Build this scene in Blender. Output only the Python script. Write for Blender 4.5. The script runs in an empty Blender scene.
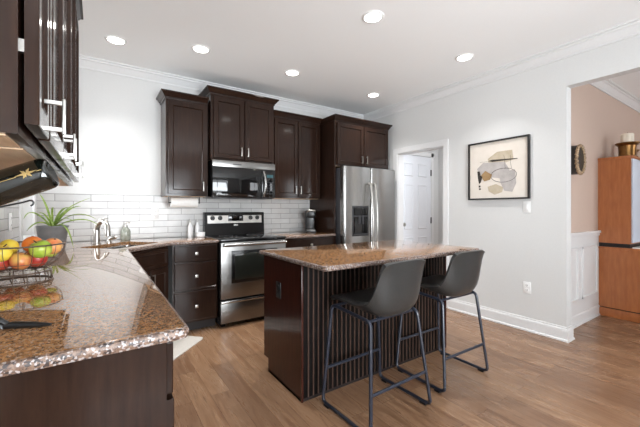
import bpy, bmesh, math, random
from mathutils import Vector, Matrix
random.seed(7)
PI = math.pi
S = bpy.context.scene
COL = S.collection

# ------------------------------------------------------------------ camera
CX, CY, CZ, FPX = 97.0, 209.0, 1.234, 329.0
YAW = math.atan2(320 - CX, FPX)
cam_d = bpy.data.cameras.new('camera')
cam = bpy.data.objects.new('camera', cam_d); COL.objects.link(cam)
cam_d.sensor_width = 36; cam_d.lens = 36 * FPX / 640
cam_d.shift_y = -(213.5 - CY) / 640
cam_d.clip_start = 0.02
cam.location = (0, 0, CZ)
cam.rotation_euler = (PI / 2, 0, -YAW)
S.camera = cam

# ------------------------------------------------------------------ world
W = bpy.data.worlds.new('daylight'); S.world = W; W.use_nodes = True
wn = W.node_tree.nodes
wn['Background'].inputs[0].default_value = (0.92, 0.96, 1.0, 1)
wn['Background'].inputs[1].default_value = 4.0

# ------------------------------------------------------------------ large lights (added daylight at the window openings, plus a hall fill)
def area(name, loc, rot, sx, sy, power, col=(1, 1, 1)):
    l = bpy.data.lights.new(name, 'AREA'); l.shape = 'RECTANGLE'
    l.size = sx; l.size_y = sy; l.energy = power; l.color = col
    o = bpy.data.objects.new(name, l); COL.objects.link(o)
    o.location = loc; o.rotation_euler = rot
    return o
area('patio_uplight_fill', (1.0, -2.42, 1.22), (PI / 2 + 0.80, 0, 0), 2.2, 2.0, 225, (0.90, 0.955, 1.0))  # added area light at the rear opening, tilted up to brighten the ceiling
area('dining_fill', (6.0, -2.42, 1.4), (PI / 2 + 0.4, 0, 0), 1.7, 1.6, 20, (0.93, 0.965, 1.0))  # added area light outside the made-up dining window, tilted up
area('sink_window_daylight', (-0.64, 3.59, 1.58), (0, -PI / 2, 0), 1.1, 0.54, 9, (0.93, 0.97, 1.0))
area('hall_fill', (4.2, 2.2, 2.6), (0, 0, 0), 0.5, 0.5, 15, (0.90, 0.95, 1.0))  # added lamp under the hall ceiling to brighten the hall; no window here
CAN_POWER = 5.0
S.view_settings.view_transform = 'Standard'
S.view_settings.look = 'None'
S.view_settings.gamma = 1
S.view_settings.use_curve_mapping = False
S.view_settings.exposure = 0.2
S.cycles.use_denoising = True
S.cycles.max_bounces = 10
S.cycles.diffuse_bounces = 6
S.cycles.glossy_bounces = 5
S.cycles.sample_clamp_indirect = 6

# ------------------------------------------------------------------ materials
def srgb(r, g, b):
    def c(v):
        v /= 255.0
        return v / 12.92 if v <= 0.04045 else ((v + 0.055) / 1.055) ** 2.4
    return (c(r), c(g), c(b), 1)

def mat(name, col, rough=0.5, metal=0.0, spec=0.5, coat=0.0, emit=None, es=0.0):
    m = bpy.data.materials.new(name); m.use_nodes = True
    b = m.node_tree.nodes['Principled BSDF']
    b.inputs['Base Color'].default_value = col
    b.inputs['Roughness'].default_value = rough
    b.inputs['Metallic'].default_value = metal
    b.inputs['Specular IOR Level'].default_value = spec
    b.inputs['Coat Weight'].default_value = coat
    b.inputs['Coat Roughness'].default_value = 0.10; b.inputs['Coat IOR'].default_value = 1.4
    if emit:
        b.inputs['Emission Color'].default_value = emit
        b.inputs['Emission Strength'].default_value = es
    return m

class N:
    def __init__(s, m):
        s.t = m.node_tree; s.b = s.t.nodes['Principled BSDF']
    def new(s, typ, **kw):
        n = s.t.nodes.new(typ)
        for k, v in kw.items():
            if hasattr(n, k) and not k[0].isupper(): setattr(n, k, v)
            else: n.inputs[k.replace('_', ' ')].default_value = v
        return n
    def link(s, a, b): s.t.links.new(a, b)
    def coords(s, scale=(1, 1, 1), rot=(0, 0, 0), kind='Object'):
        c = s.new('ShaderNodeTexCoord'); mp = s.new('ShaderNodeMapping')
        mp.inputs['Scale'].default_value = scale; mp.inputs['Rotation'].default_value = rot
        s.link(c.outputs[kind], mp.inputs['Vector'])
        return mp.outputs['Vector']
    def ramp(s, fac, stops, interp='LINEAR'):
        r = s.new('ShaderNodeValToRGB'); cr = r.color_ramp; cr.interpolation = interp
        while len(cr.elements) < len(stops): cr.elements.new(0.5)
        for e, (p, c) in zip(cr.elements, stops): e.position = p; e.color = c
        s.link(fac, r.inputs['Fac']); return r.outputs['Color']
    def mix(s, fac, a, b, mode='MIX'):
        n = s.new('ShaderNodeMix', data_type='RGBA'); n.blend_type = mode
        for sock, v in ((n.inputs[0], fac), (n.inputs[6], a), (n.inputs[7], b)):
            if hasattr(v, 'is_linked'): s.link(v, sock)
            else: sock.default_value = v
        return n.outputs[2]
    def bump(s, h, strength=0.2, dist=0.002):
        n = s.new('ShaderNodeBump'); n.inputs['Strength'].default_value = strength
        n.inputs['Distance'].default_value = dist
        s.link(h, n.inputs['Height']); s.link(n.outputs['Normal'], s.b.inputs['Normal'])

def noisy(name, c1, c2, scale, rough=0.5, stretch=(1, 1, 1), bump=0.0, **kw):
    m = mat(name, c1, rough, **kw); n = N(m)
    v = n.coords(stretch)
    t = n.new('ShaderNodeTexNoise', Scale=scale, Detail=6.0, Roughness=0.6)
    n.link(v, t.inputs['Vector'])
    n.link(n.ramp(t.outputs['Fac'], [(0.3, c1), (0.7, c2)]), n.b.inputs['Base Color'])
    if bump: n.bump(t.outputs['Fac'], bump)
    return m

M = {}
M['wall'] = noisy('wall_paint', srgb(211, 211, 210), srgb(214, 214, 213), 60, 0.6, bump=0.03)
M['ceiling'] = noisy('ceiling_paint', srgb(246, 247, 247), srgb(248, 249, 249), 80, 0.8, bump=0.03)
M['trim'] = noisy('white_trim_paint', srgb(222, 222, 222), srgb(225, 225, 225), 40, 0.35)
M['peach'] = noisy('peach_wall_paint', srgb(196, 174, 160), srgb(199, 177, 163), 50, 0.6, bump=0.03)
M['door_white'] = noisy('white_door_paint', srgb(226, 228, 233), srgb(229, 231, 236), 40, 0.35)
M['espresso'] = noisy('espresso_stained_wood', srgb(33, 20, 15), srgb(47, 31, 23), 9, 0.30, (6, 6, 0.6), 0.04, spec=0.05, coat=0.75)
M['espresso_island'] = noisy('red_brown_stained_wood', srgb(48, 22, 17), srgb(66, 33, 25), 9, 0.30, (6, 6, 0.6), 0.04, spec=0.05, coat=0.75)
M['espresso_in'] = noisy('cabinet_underside_wood', srgb(198, 164, 130), srgb(212, 182, 150), 9, 0.5, (1, 6, 6))
M['toe'] = noisy('dark_toe_kick', srgb(22, 15, 14), srgb(30, 20, 18), 10, 0.5)
M['groove_shade'] = noisy('near_black_painted_shade', srgb(12, 9, 8), srgb(17, 13, 12), 10, 0.6, spec=0.12)  # near-black stands in for shade between the island beads
M['rib_lit'] = noisy('beadboard_bead_lit', srgb(70, 53, 45), srgb(84, 65, 56), 20, 0.35)  # lighter copy of the island wood; light caught by the beads is painted in
M['steel'] = noisy('brushed_stainless_steel', srgb(168, 167, 165), srgb(184, 183, 181), 8, 0.27, (1, 1, 60), metal=1.0)
M['steel_h'] = noisy('brushed_stainless_front', srgb(128, 127, 125), srgb(142, 141, 139), 8, 0.30, (0.5, 0.5, 60), metal=1.0)
M['nickel'] = noisy('satin_nickel', srgb(180, 177, 172), srgb(194, 191, 186), 30, 0.32, metal=1.0)
M['black_glass'] = noisy('black_glass', srgb(8, 8, 9), srgb(10, 10, 11), 5, 0.04, spec=0.6)
M['oven_glass'] = noisy('oven_window_glass', srgb(36, 40, 37), srgb(42, 46, 42), 12, 0.06)
M['black_enamel'] = noisy('black_enamel', srgb(14, 14, 15), srgb(18, 18, 19), 20, 0.15)
M['black_plastic'] = noisy('black_plastic', srgb(20, 20, 21), srgb(26, 26, 27), 30, 0.35)
M['grey_plastic'] = noisy('dark_grey_plastic', srgb(52, 52, 55), srgb(60, 60, 63), 30, 0.35)
M['black_metal'] = noisy('black_powder_coated_steel', srgb(30, 35, 46), srgb(40, 46, 60), 40, 0.32, spec=0.7)
M['leather'] = noisy('charcoal_faux_leather', srgb(44, 44, 44), srgb(56, 56, 55), 140, 0.30, bump=0.12)
M['white_plastic'] = noisy('white_plastic', srgb(236, 236, 235), srgb(240, 240, 239), 30, 0.35)
M['slot'] = noisy('dark_socket_slot', srgb(60, 60, 62), srgb(66, 66, 68), 30, 0.5)
M['paper'] = noisy('white_paper', srgb(240, 240, 238), srgb(246, 246, 244), 50, 0.8, bump=0.1)
M['ceramic'] = noisy('white_ceramic', srgb(236, 236, 236), srgb(242, 242, 242), 20, 0.15)
M['pot'] = noisy('grey_ceramic_pot', srgb(112, 114, 116), srgb(132, 133, 134), 14, 0.5, bump=0.1)
M['soil'] = noisy('dark_soil', srgb(48, 36, 27), srgb(70, 54, 42), 60, 0.9, bump=0.5)
M['leaf'] = noisy('striped_green_leaf', srgb(82, 116, 40), srgb(160, 180, 84), 30, 0.4)
M['mat'] = noisy('light_grey_mat', srgb(196, 190, 182), srgb(214, 208, 200), 90, 0.9, bump=0.3)
M['hutch'] = noisy('cherry_stained_wood', srgb(156, 90, 48), srgb(178, 110, 64), 7, 0.32, (5, 5, 0.7), coat=0.15)
M['hutch_glass_reflect'] = noisy('pale_reflection_glass', srgb(205, 216, 232), srgb(214, 224, 238), 3, 0.08)  # pale blue stands in for a reflection on the hutch doors
M['brass'] = noisy('antique_brass', srgb(116, 84, 50), srgb(150, 112, 68), 25, 0.3, metal=1.0)
M['wax'] = noisy('ivory_wax', srgb(240, 232, 214), srgb(246, 238, 222), 20, 0.5)
M['rope'] = noisy('brown_beads', srgb(92, 66, 44), srgb(196, 168, 132), 60, 0.5)
M['wire'] = noisy('brown_black_wire', srgb(96, 84, 76), srgb(120, 106, 96), 40, 0.35, metal=0.6)
M['bottle'] = noisy('dark_bottle_glass', srgb(8, 12, 10), srgb(12, 17, 14), 6, 0.05, spec=0.8, coat=0.6)
M['gold'] = noisy('gold_foil', srgb(216, 186, 120), srgb(232, 206, 146), 30, 0.3, metal=0.7)
M['soap_glass'] = noisy('grey_green_glass', srgb(122, 128, 118), srgb(164, 168, 158), 30, 0.1)
M['frame_black'] = noisy('black_frame_paint', srgb(26, 24, 24), srgb(34, 32, 31), 30, 0.35)
M['copper'] = noisy('dark_bronze_plastic', srgb(70, 56, 50), srgb(90, 74, 66), 30, 0.25, metal=0.5)
M['lens'] = mat('lamp_diffuser', (1, 1, 1, 1), 0.5, emit=(1.0, 0.97, 0.92, 1), es=14.0)
M['display'] = mat('lit_display', srgb(20, 26, 30), 0.1, emit=srgb(120, 180, 190), es=0.25)
M['grass'] = noisy('lawn', srgb(96, 120, 70), srgb(130, 150, 92), 20, 0.9)

def _glass():
    m = bpy.data.materials.new('window_glass'); m.use_nodes = True
    t = m.node_tree; out = t.nodes['Material Output']; t.nodes.remove(t.nodes['Principled BSDF'])
    tr = t.nodes.new('ShaderNodeBsdfTransparent'); gl = t.nodes.new('ShaderNodeBsdfGlossy')
    gl.inputs['Roughness'].default_value = 0.02
    fr = t.nodes.new('ShaderNodeFresnel'); mx = t.nodes.new('ShaderNodeMixShader')
    t.links.new(fr.outputs[0], mx.inputs[0]); t.links.new(tr.outputs[0], mx.inputs[1])
    t.links.new(gl.outputs[0], mx.inputs[2]); t.links.new(mx.outputs[0], out.inputs[0])
    return m
M['glass'] = _glass()

def _tile():
    m = mat('white_subway_tile', (0.7, 0.7, 0.7, 1), 0.22, spec=0.35); n = N(m)
    c = n.new('ShaderNodeTexCoord'); sp = n.new('ShaderNodeSeparateXYZ'); cb = n.new('ShaderNodeCombineXYZ')
    n.link(c.outputs['Object'], sp.inputs[0])
    ad = n.new('ShaderNodeMath', operation='ADD'); n.link(sp.outputs['X'], ad.inputs[0]); n.link(sp.outputs['Y'], ad.inputs[1])
    n.link(ad.outputs[0], cb.inputs['X']); n.link(sp.outputs['Z'], cb.inputs['Y'])
    b = n.new('ShaderNodeTexBrick', Scale=1.0, Mortar_Size=0.0028, Mortar_Smooth=0.3, Brick_Width=0.285, Row_Height=0.069)
    b.inputs['Color1'].default_value = srgb(206, 205, 203); b.inputs['Color2'].default_value = srgb(188, 188, 188)
    b.inputs['Mortar'].default_value = srgb(136, 134, 132); b.inputs['Bias'].default_value = -0.2
    b.offset = 0.5
    n.link(cb.outputs[0], b.inputs['Vector'])
    t = n.new('ShaderNodeTexNoise', Scale=7.0, Detail=5.0); n.link(c.outputs['Object'], t.inputs['Vector'])
    sh = n.ramp(t.outputs['Fac'], [(0.35, (0.88, 0.88, 0.88, 1)), (0.65, (1, 1, 1, 1))])
    n.link(n.mix(1.0, b.outputs['Color'], sh, 'MULTIPLY'), n.b.inputs['Base Color'])
    iv = n.new('ShaderNodeMath', operation='SUBTRACT'); iv.inputs[0].default_value = 1.0
    n.link(b.outputs['Fac'], iv.inputs[1]); n.bump(iv.outputs[0], 0.6, 0.002)
    return m
M['tile'] = _tile()

def _granite():
    m = mat('brown_speckled_granite', (0.3, 0.2, 0.12, 1), 0.025, spec=0.5); n = N(m)
    n.b.inputs['IOR'].default_value = 1.8
    n.b.inputs['Coat Weight'].default_value = 0.6; n.b.inputs['Coat IOR'].default_value = 1.8; n.b.inputs['Coat Roughness'].default_value = 0.015
    v = n.coords()
    a = n.new('ShaderNodeTexNoise', Scale=75.0, Detail=8.0, Roughness=0.7); n.link(v, a.inputs['Vector'])
    base = n.ramp(a.outputs['Fac'], [(0.33, srgb(84, 56, 38)), (0.43, srgb(134, 94, 60)), (0.53, srgb(168, 122, 80)), (0.63, srgb(180, 140, 100)), (0.74, srgb(136, 92, 58))])
    vo = n.new('ShaderNodeTexVoronoi', Scale=260.0); n.link(v, vo.inputs['Vector'])
    bw = n.new('ShaderNodeSeparateColor'); n.link(vo.outputs['Color'], bw.inputs[0])
    dark = n.ramp(bw.outputs[0], [(0.0, (0.7, 0.7, 0.7, 1)), (0.15, (0.7, 0.7, 0.7, 1)), (0.16, (0, 0, 0, 1))], 'CONSTANT')
    c1 = n.mix(dark, base, srgb(54, 44, 42))
    lite = n.ramp(bw.outputs[1], [(0.0, (0, 0, 0, 1)), (0.88, (0, 0, 0, 1)), (0.89, (0.6, 0.6, 0.6, 1))], 'CONSTANT')
    c2 = n.mix(lite, c1, srgb(180, 166, 154))
    n.link(c2, n.b.inputs['Base Color'])
    return m
M['granite'] = _granite()
def _granite_edge():
    m = mat('honed_speckled_granite_edge', (0.3, 0.2, 0.12, 1), 0.4, spec=0.5); n = N(m)
    v = n.coords()
    a = n.new('ShaderNodeTexNoise', Scale=75.0, Detail=8.0, Roughness=0.7); n.link(v, a.inputs['Vector'])
    base = n.ramp(a.outputs['Fac'], [(0.33, srgb(60, 44, 38)), (0.45, srgb(104, 80, 66)), (0.56, srgb(136, 112, 96)), (0.68, srgb(118, 90, 72))])
    vo = n.new('ShaderNodeTexVoronoi', Scale=200.0); n.link(v, vo.inputs['Vector'])
    bw = n.new('ShaderNodeSeparateColor'); n.link(vo.outputs['Color'], bw.inputs[0])
    dark = n.ramp(bw.outputs[0], [(0.0, (0.9, 0.9, 0.9, 1)), (0.24, (0.9, 0.9, 0.9, 1)), (0.25, (0, 0, 0, 1))], 'CONSTANT')
    c1 = n.mix(dark, base, srgb(46, 40, 42))
    lite = n.ramp(bw.outputs[1], [(0.0, (0, 0, 0, 1)), (0.76, (0, 0, 0, 1)), (0.77, (0.8, 0.8, 0.8, 1))], 'CONSTANT')
    n.link(n.mix(lite, c1, srgb(182, 175, 174)), n.b.inputs['Base Color'])
    return m
M['granite_edge'] = _granite_edge()

def _floor():
    m = mat('hand_scraped_wood_planks', (0.4, 0.25, 0.15, 1), 0.3); n = N(m)
    v = n.coords(rot=(0, 0, PI / 2))
    b = n.new('ShaderNodeTexBrick', Scale=1.0, Mortar_Size=0.0012, Mortar_Smooth=0.2, Brick_Width=1.1, Row_Height=0.125)
    b.offset = 0.37; b.offset_frequency = 2; b.inputs['Bias'].default_value = 0.0
    b.inputs['Color1'].default_value = (0, 0, 0, 1); b.inputs['Color2'].default_value = (1, 1, 1, 1)
    b.inputs['Mortar'].default_value = (0.5, 0.5, 0.5, 1)
    n.link(v, b.inputs['Vector'])
    tone = n.ramp(b.outputs['Color'], [(0.0, srgb(136, 104, 80)), (0.5, srgb(148, 115, 89)), (1.0, srgb(160, 126, 98))])
    # long grain; each plank shifted by its own tone so streaks break at joints
    v2 = n.coords((9.0, 0.9, 1.0))
    sh = n.new('ShaderNodeVectorMath', operation='MULTIPLY_ADD')
    n.link(b.outputs['Color'], sh.inputs[0]); sh.inputs[1].default_value = (7, 11, 0); n.link(v2, sh.inputs[2])
    g = n.new('ShaderNodeTexNoise', Scale=2.4, Detail=9.0, Roughness=0.66, Distortion=0.7); n.link(sh.outputs[0], g.inputs['Vector'])
    grain = n.ramp(g.outputs['Fac'], [(0.28, srgb(190, 172, 160)), (0.42, srgb(232, 224, 217)), (0.55, (1, 1, 1, 1)), (0.8, (1.0, 0.96, 0.9, 1))])
    c = n.mix(1.0, tone, grain, 'MULTIPLY')
    v3 = n.coords((22.0, 1.6, 1.0))
    sh3 = n.new('ShaderNodeVectorMath', operation='MULTIPLY_ADD')
    n.link(b.outputs['Color'], sh3.inputs[0]); sh3.inputs[1].default_value = (3, 17, 0); n.link(v3, sh3.inputs[2])
    k = n.new('ShaderNodeTexNoise', Scale=1.7, Detail=4.0, Roughness=0.6, Distortion=1.4); n.link(sh3.outputs[0], k.inputs['Vector'])
    streak = n.ramp(k.outputs['Fac'], [(0.30, srgb(112, 78, 56)), (0.37, (1, 1, 1, 1))])
    c = n.mix(0.6, c, n.mix(1.0, c, streak, 'MULTIPLY'))
    c = n.mix(b.outputs['Fac'], c, srgb(92, 62, 42))
    n.link(c, n.b.inputs['Base Color'])
    rr = n.ramp(g.outputs['Fac'], [(0.3, (0.34, 0.34, 0.34, 1)), (0.7, (0.24, 0.24, 0.24, 1))])
    n.link(rr, n.b.inputs['Roughness'])
    n.bump(g.outputs['Fac'], 0.12, 0.003)
    return m
M['floor'] = _floor()

def _fruit(name, c1, c2, axis_noise=3.0):
    m = mat(name, c1, 0.35); n = N(m)
    v = n.coords()
    t = n.new('ShaderNodeTexNoise', Scale=axis_noise * 6, Detail=3.0); n.link(v, t.inputs['Vector'])
    n.link(n.ramp(t.outputs['Fac'], [(0.38, c1), (0.62, c2)]), n.b.inputs['Base Color'])
    return m
M['lemon'] = _fruit('yellow_fruit_skin', srgb(232, 196, 50), srgb(240, 212, 80))
M['green_apple'] = _fruit('green_apple_skin', srgb(150, 178, 60), srgb(190, 200, 84))
M['orange'] = _fruit('orange_peel', srgb(232, 120, 44), srgb(240, 142, 66), 6)
M['red_apple'] = _fruit('red_apple_skin', srgb(176, 50, 46), srgb(206, 92, 66))
M['peach_fruit'] = _fruit('blush_peach_skin', srgb(224, 120, 76), srgb(236, 176, 104))
M['gala'] = _fruit('blush_yellow_apple_skin', srgb(222, 178, 96), srgb(208, 110, 74))
M['stem'] = noisy('brown_stem', srgb(84, 62, 40), srgb(100, 76, 50), 20, 0.7)
M['art_paper'] = noisy('cream_art_paper', srgb(218, 209, 198), srgb(224, 216, 206), 12, 0.35)
for k_, a_, b_ in (('art_grey', (166, 160, 157), (188, 182, 179)), ('art_beige', (178, 164, 140), (198, 186, 166)), ('art_tan', (140, 110, 74), (166, 136, 96)),
                   ('art_dark', (40, 36, 34), (64, 56, 50)), ('art_pale', (216, 212, 210), (226, 222, 220))):
    M[k_] = noisy(k_ + '_wash', srgb(*a_), srgb(*b_), 14, 0.5)

# ------------------------------------------------------------------ helpers
def bx(bm, x0, x1, y0, y1, z0, z1, bev=0.0, seg=2):
    vs = [bm.verts.new((x, y, z)) for x in (x0, x1) for y in (y0, y1) for z in (z0, z1)]
    f = [(0, 1, 3, 2), (4, 6, 7, 5), (0, 4, 5, 1), (2, 3, 7, 6), (0, 2, 6, 4), (1, 5, 7, 3)]
    fs = [bm.faces.new([vs[i] for i in q]) for q in f]
    if bev:
        es = list({e for q in fs for e in q.edges})
        bmesh.ops.bevel(bm, geom=es, offset=bev, segments=seg, profile=0.5, affect='EDGES')
    return bm

def box(*a, **k): return bx(bmesh.new(), *a, **k)

def tube(bm, pts, r, n=8, closed=False, cap=True):
    pts = [Vector(p) for p in pts]; m = len(pts); rings = []; prev = None
    for i, p in enumerate(pts):
        if closed: t = pts[(i + 1) % m] - pts[i - 1]
        else: t = pts[min(i + 1, m - 1)] - pts[max(i - 1, 0)]
        t.normalize()
        if prev is None:
            ref = Vector((0, 0, 1)) if abs(t.z) < 0.9 else Vector((1, 0, 0))
            u = t.cross(ref).normalized()
        else:
            u = (prev - t * prev.dot(t)).normalized()
        prev = u; w = t.cross(u)
        rr = r[i] if isinstance(r, (list, tuple)) else r
        rings.append([bm.verts.new(p + (u * math.cos(2 * PI * k / n) + w * math.sin(2 * PI * k / n)) * rr) for k in range(n)])
    for i in range(m if closed else m - 1):
        a, b = rings[i], rings[(i + 1) % m]
        for k in range(n): bm.faces.new((a[k], a[(k + 1) % n], b[(k + 1) % n], b[k]))
    if cap and not closed:
        bm.faces.new(rings[0][::-1]); bm.faces.new(rings[-1])
    return bm

def lathe(bm, prof, n=24, origin=(0, 0, 0), axis='Z', cap=True):
    ox, oy, oz = origin; rings = []
    for r, z in prof:
        ring = []
        for k in range(n):
            a = 2 * PI * k / n; c, s_ = r * math.cos(a), r * math.sin(a)
            p = (ox + c, oy + s_, oz + z) if axis == 'Z' else ((ox + c, oy - z, oz + s_) if axis == '-Y' else (ox + z, oy + c, oz + s_))
            ring.append(bm.verts.new(p))
        rings.append(ring)
    for a, b in zip(rings, rings[1:]):
        for k in range(n): bm.faces.new((a[k], a[(k + 1) % n], b[(k + 1) % n], b[k]))
    if cap:
        if prof[0][0] > 1e-5: bm.faces.new(rings[0][::-1])
        if prof[-1][0] > 1e-5: bm.faces.new(rings[-1])
    return bm

def prism(bm, poly, z0, z1, axes='XY'):
    def P(a, b, c): return {'XY': (a, b, c), 'YZ': (c, a, b), 'XZ': (a, c, b)}[axes]
    lo = [bm.verts.new(P(a, b, z0)) for a, b in poly]; hi = [bm.verts.new(P(a, b, z1)) for a, b in poly]
    n = len(poly)
    bm.faces.new(lo[::-1]); bm.faces.new(hi)
    for i in range(n): bm.faces.new((lo[i], lo[(i + 1) % n], hi[(i + 1) % n], hi[i]))
    return bm

def offset_poly(poly, d):
    """inward offset of a CCW polygon by d"""
    out = []; n = len(poly)
    for i in range(n):
        p0, p1, p2 = (Vector(poly[i - 1]), Vector(poly[i]), Vector(poly[(i + 1) % n]))
        e1 = (p1 - p0).normalized(); e2 = (p2 - p1).normalized()
        n1 = Vector((-e1.y, e1.x)); n2 = Vector((-e2.y, e2.x))
        b = n1 + n2; b = b / max(b.dot(n1), 1e-4) if b.length > 1e-6 else n1
        out.append(tuple(p1 + b * d))
    return out

def round_poly(poly, radii, seg=6):
    out = []; n = len(poly)
    for i in range(n):
        r = radii[i] if isinstance(radii, (list, tuple)) else radii
        p0, p1, p2 = (Vector(poly[i - 1]), Vector(poly[i]), Vector(poly[(i + 1) % n]))
        if r <= 0: out.append(tuple(p1)); continue
        a = (p0 - p1).normalized(); b = (p2 - p1).normalized()
        ang = a.angle(b); t = r / math.tan(ang / 2)
        c = p1 + (a + b).normalized() * (r / math.sin(ang / 2))
        s0 = p1 + a * t; s1 = p1 + b * t
        a0 = math.atan2(*(s0 - c).yx); a1 = math.atan2(*(s1 - c).yx)
        da = (a1 - a0 + PI) % (2 * PI) - PI
        for k in range(seg + 1):
            q = a0 + da * k / seg
            out.append((c.x + r * math.cos(q), c.y + r * math.sin(q)))
    return out

def slab(bm, poly, z0, z1, hole=None, r=0.011):
    """counter slab with rounded edge and optional hole"""
    prof = [(r, z1), (r * 0.35, z1 - r * 0.25), (0, z1 - r), (0, z0 + r), (r * 0.35, z0 + r * 0.25), (r, z0)]
    rings = []
    for d, z in prof:
        pp = offset_poly(poly, d) if d else poly
        rings.append([bm.verts.new((x, y, z)) for x, y in pp])
    n = len(poly)
    for a, b in zip(rings, rings[1:]):
        for i in range(n): bm.faces.new((a[i], b[i], b[(i + 1) % n], a[(i + 1) % n])).material_index = 1
    hr = None
    if hole: hr = [[bm.verts.new((x, y, z)) for x, y in hole] for z in (z1, z0)]
    for ring, h in ((rings[0], hr[0] if hr else None), (rings[-1], hr[1] if hr else None)):
        if h is None:
            bm.faces.new(ring if ring is rings[0] else ring[::-1])
        else:
            es = []
            for loop in (ring, h):
                m = len(loop)
                for i in range(m):
                    e = bm.edges.get((loop[i], loop[(i + 1) % m])) or bm.edges.new((loop[i], loop[(i + 1) % m]))
                    es.append(e)
            bmesh.ops.triangle_fill(bm, use_beauty=True, edges=es)
    if hr:
        m = len(hole)
        for i in range(m): bm.faces.new((hr[0][i], hr[0][(i + 1) % m], hr[1][(i + 1) % m], hr[1][i]))
    return bm

def obj(name, bm, m, parent=None, loc=None, smooth=True, ang=0.6, label=None):
    bmesh.ops.recalc_face_normals(bm, faces=bm.faces[:])
    me = bpy.data.meshes.new(name); bm.to_mesh(me); bm.free()
    ms = m if isinstance(m, (list, tuple)) else [m]
    for k in ms: me.materials.append(M[k] if isinstance(k, str) else k)
    if smooth:
        me.polygons.foreach_set('use_smooth', [True] * len(me.polygons))
        me.set_sharp_from_angle(angle=ang)
    o = bpy.data.objects.new(name, me); COL.objects.link(o)
    if parent is not None: o.parent = parent
    if loc is not None: o.location = loc
    if label: o['label'] = label
    return o

def tag(o, label, cat, group=None):
    o['label'] = label; o['category'] = cat
    if group: o['group'] = group
    return o

def thing(name, label, cat, loc=(0, 0, 0), rz=0.0, group=None):
    o = bpy.data.objects.new(name, None); COL.objects.link(o)
    o.empty_display_size = 0.1
    o.location = loc; o.rotation_euler = (0, 0, rz)
    return tag(o, label, cat, group)

def struct(name, bm, m, parent=None, label=None, cat=None, smooth=False):
    o = obj(name, bm, m, parent, smooth=smooth)
    if parent is None: o['kind'] = 'structure'
    if label: o['label'] = label
    if cat: o['category'] = cat
    return o

def copy_thing(root, loc=None, rz=None, label=None, group=None):
    def cp(o, par):
        c = o.copy(); COL.objects.link(c)
        if par is not None: c.parent = par
        for ch in o.children: cp(ch, c)
        return c
    r = cp(root, None)
    if loc is not None: r.location = loc
    if rz is not None: r.rotation_euler = (0, 0, rz)
    if label: r['label'] = label
    if group: r['group'] = group
    return r

# ------------------------------------------------------------------ ROOM
XL, XR, YB, H = -0.48, 3.615, 4.05, 2.74
YR = -2.2                     # rear wall, behind the camera
XD, YD = 7.2, 1.363           # dining room extents
T = 0.105
struct('floor', box(XL - 0.1, XD + 0.1, YR - 0.1, YB + 0.1, -0.05, 0), 'floor', label='hand-scraped brown wood plank floor', cat='floor')
struct('ceiling', box(XL - 0.1, XD + 0.1, YR - 0.1, YB + 0.1, H, H + 0.05), 'ceiling', label='white flat ceiling with recessed lights', cat='ceiling')
struct('wall_back', box(XL - 0.1, XR + T, YB, YB + 0.1, 0, H), 'wall', label='light grey painted wall behind the range', cat='wall')
# left wall with a window opening
W0, W1, WZ0, WZ1 = 3.30, 3.88, 1.0, 2.15
bm = bmesh.new()
bx(bm, XL - 0.1, XL, YR, W0, 0, H); bx(bm, XL - 0.1, XL, W1, YB, 0, H)
bx(bm, XL - 0.1, XL, W0, W1, 0, WZ0); bx(bm, XL - 0.1, XL, W0, W1, WZ1, H)
struct('wall_left', bm, 'wall', label='light grey painted wall under the left cabinets', cat='wall')
# right wall: doorway to the hall, wide opening to the dining room
DY0, DY1, DZ = 2.556, 3.325, 2.035
YE = 1.247; HZ = 2.377
bm = bmesh.new()
bx(bm, XR, XR + T, YE, DY0, 0, H); bx(bm, XR, XR + T, DY1, YB, 0, H)
bx(bm, XR, XR + T, DY0, DY1, DZ, H); bx(bm, XR, XR + T, -1.6, YE, HZ, H); bx(bm, XR, XR + T, YR, -1.6, 0, H)
struct('wall_right', bm, 'wall', label='light grey painted wall with framed picture and doorway', cat='wall')
# rear wall with a wide glazed opening
bm = bmesh.new()
for a in ((XL - 0.1, -0.16, 0, H), (2.2, 5.2, 0, H), (6.9, XD + 0.1, 0, H), (-0.16, 2.2, 2.32, H), (5.2, 6.9, 2.25, H), (5.2, 6.9, 0, 0.6)):
    bx(bm, a[0], a[1], YR - 0.1, YR, a[2], a[3])
struct('wall_rear', bm, 'wall', label='light grey painted rear wall with glazed openings', cat='wall')
struct('wall_dining', box(XR + T, XD + 0.1, YD, YD + 0.1, 0, H), 'peach', label='peach painted dining room wall behind the cherry hutch', cat='wall')
struct('wall_dining_side', box(XD, XD + 0.1, YR, YD, 0, H), 'peach', label='peach painted dining room side wall', cat='wall')
# hall behind the doorway
HX = 4.72
bm = bmesh.new()
bx(bm, XR + T, HX + 0.1, 3.44, 3.54, 2.07, H); bx(bm, XR + T, 3.75, 3.44, 3.54, 0, 2.07); bx(bm, 4.51, HX + 0.1, 3.44, 3.54, 0, 2.07)
struct('wall_hall_back', bm, 'wall', label='hall wall around the white panel door', cat='wall')
struct('wall_hall_side', box(HX, HX + 0.1, YD + 0.1, 3.44, 0, H), 'wall', label='hall side wall beyond the doorway', cat='wall')

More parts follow.
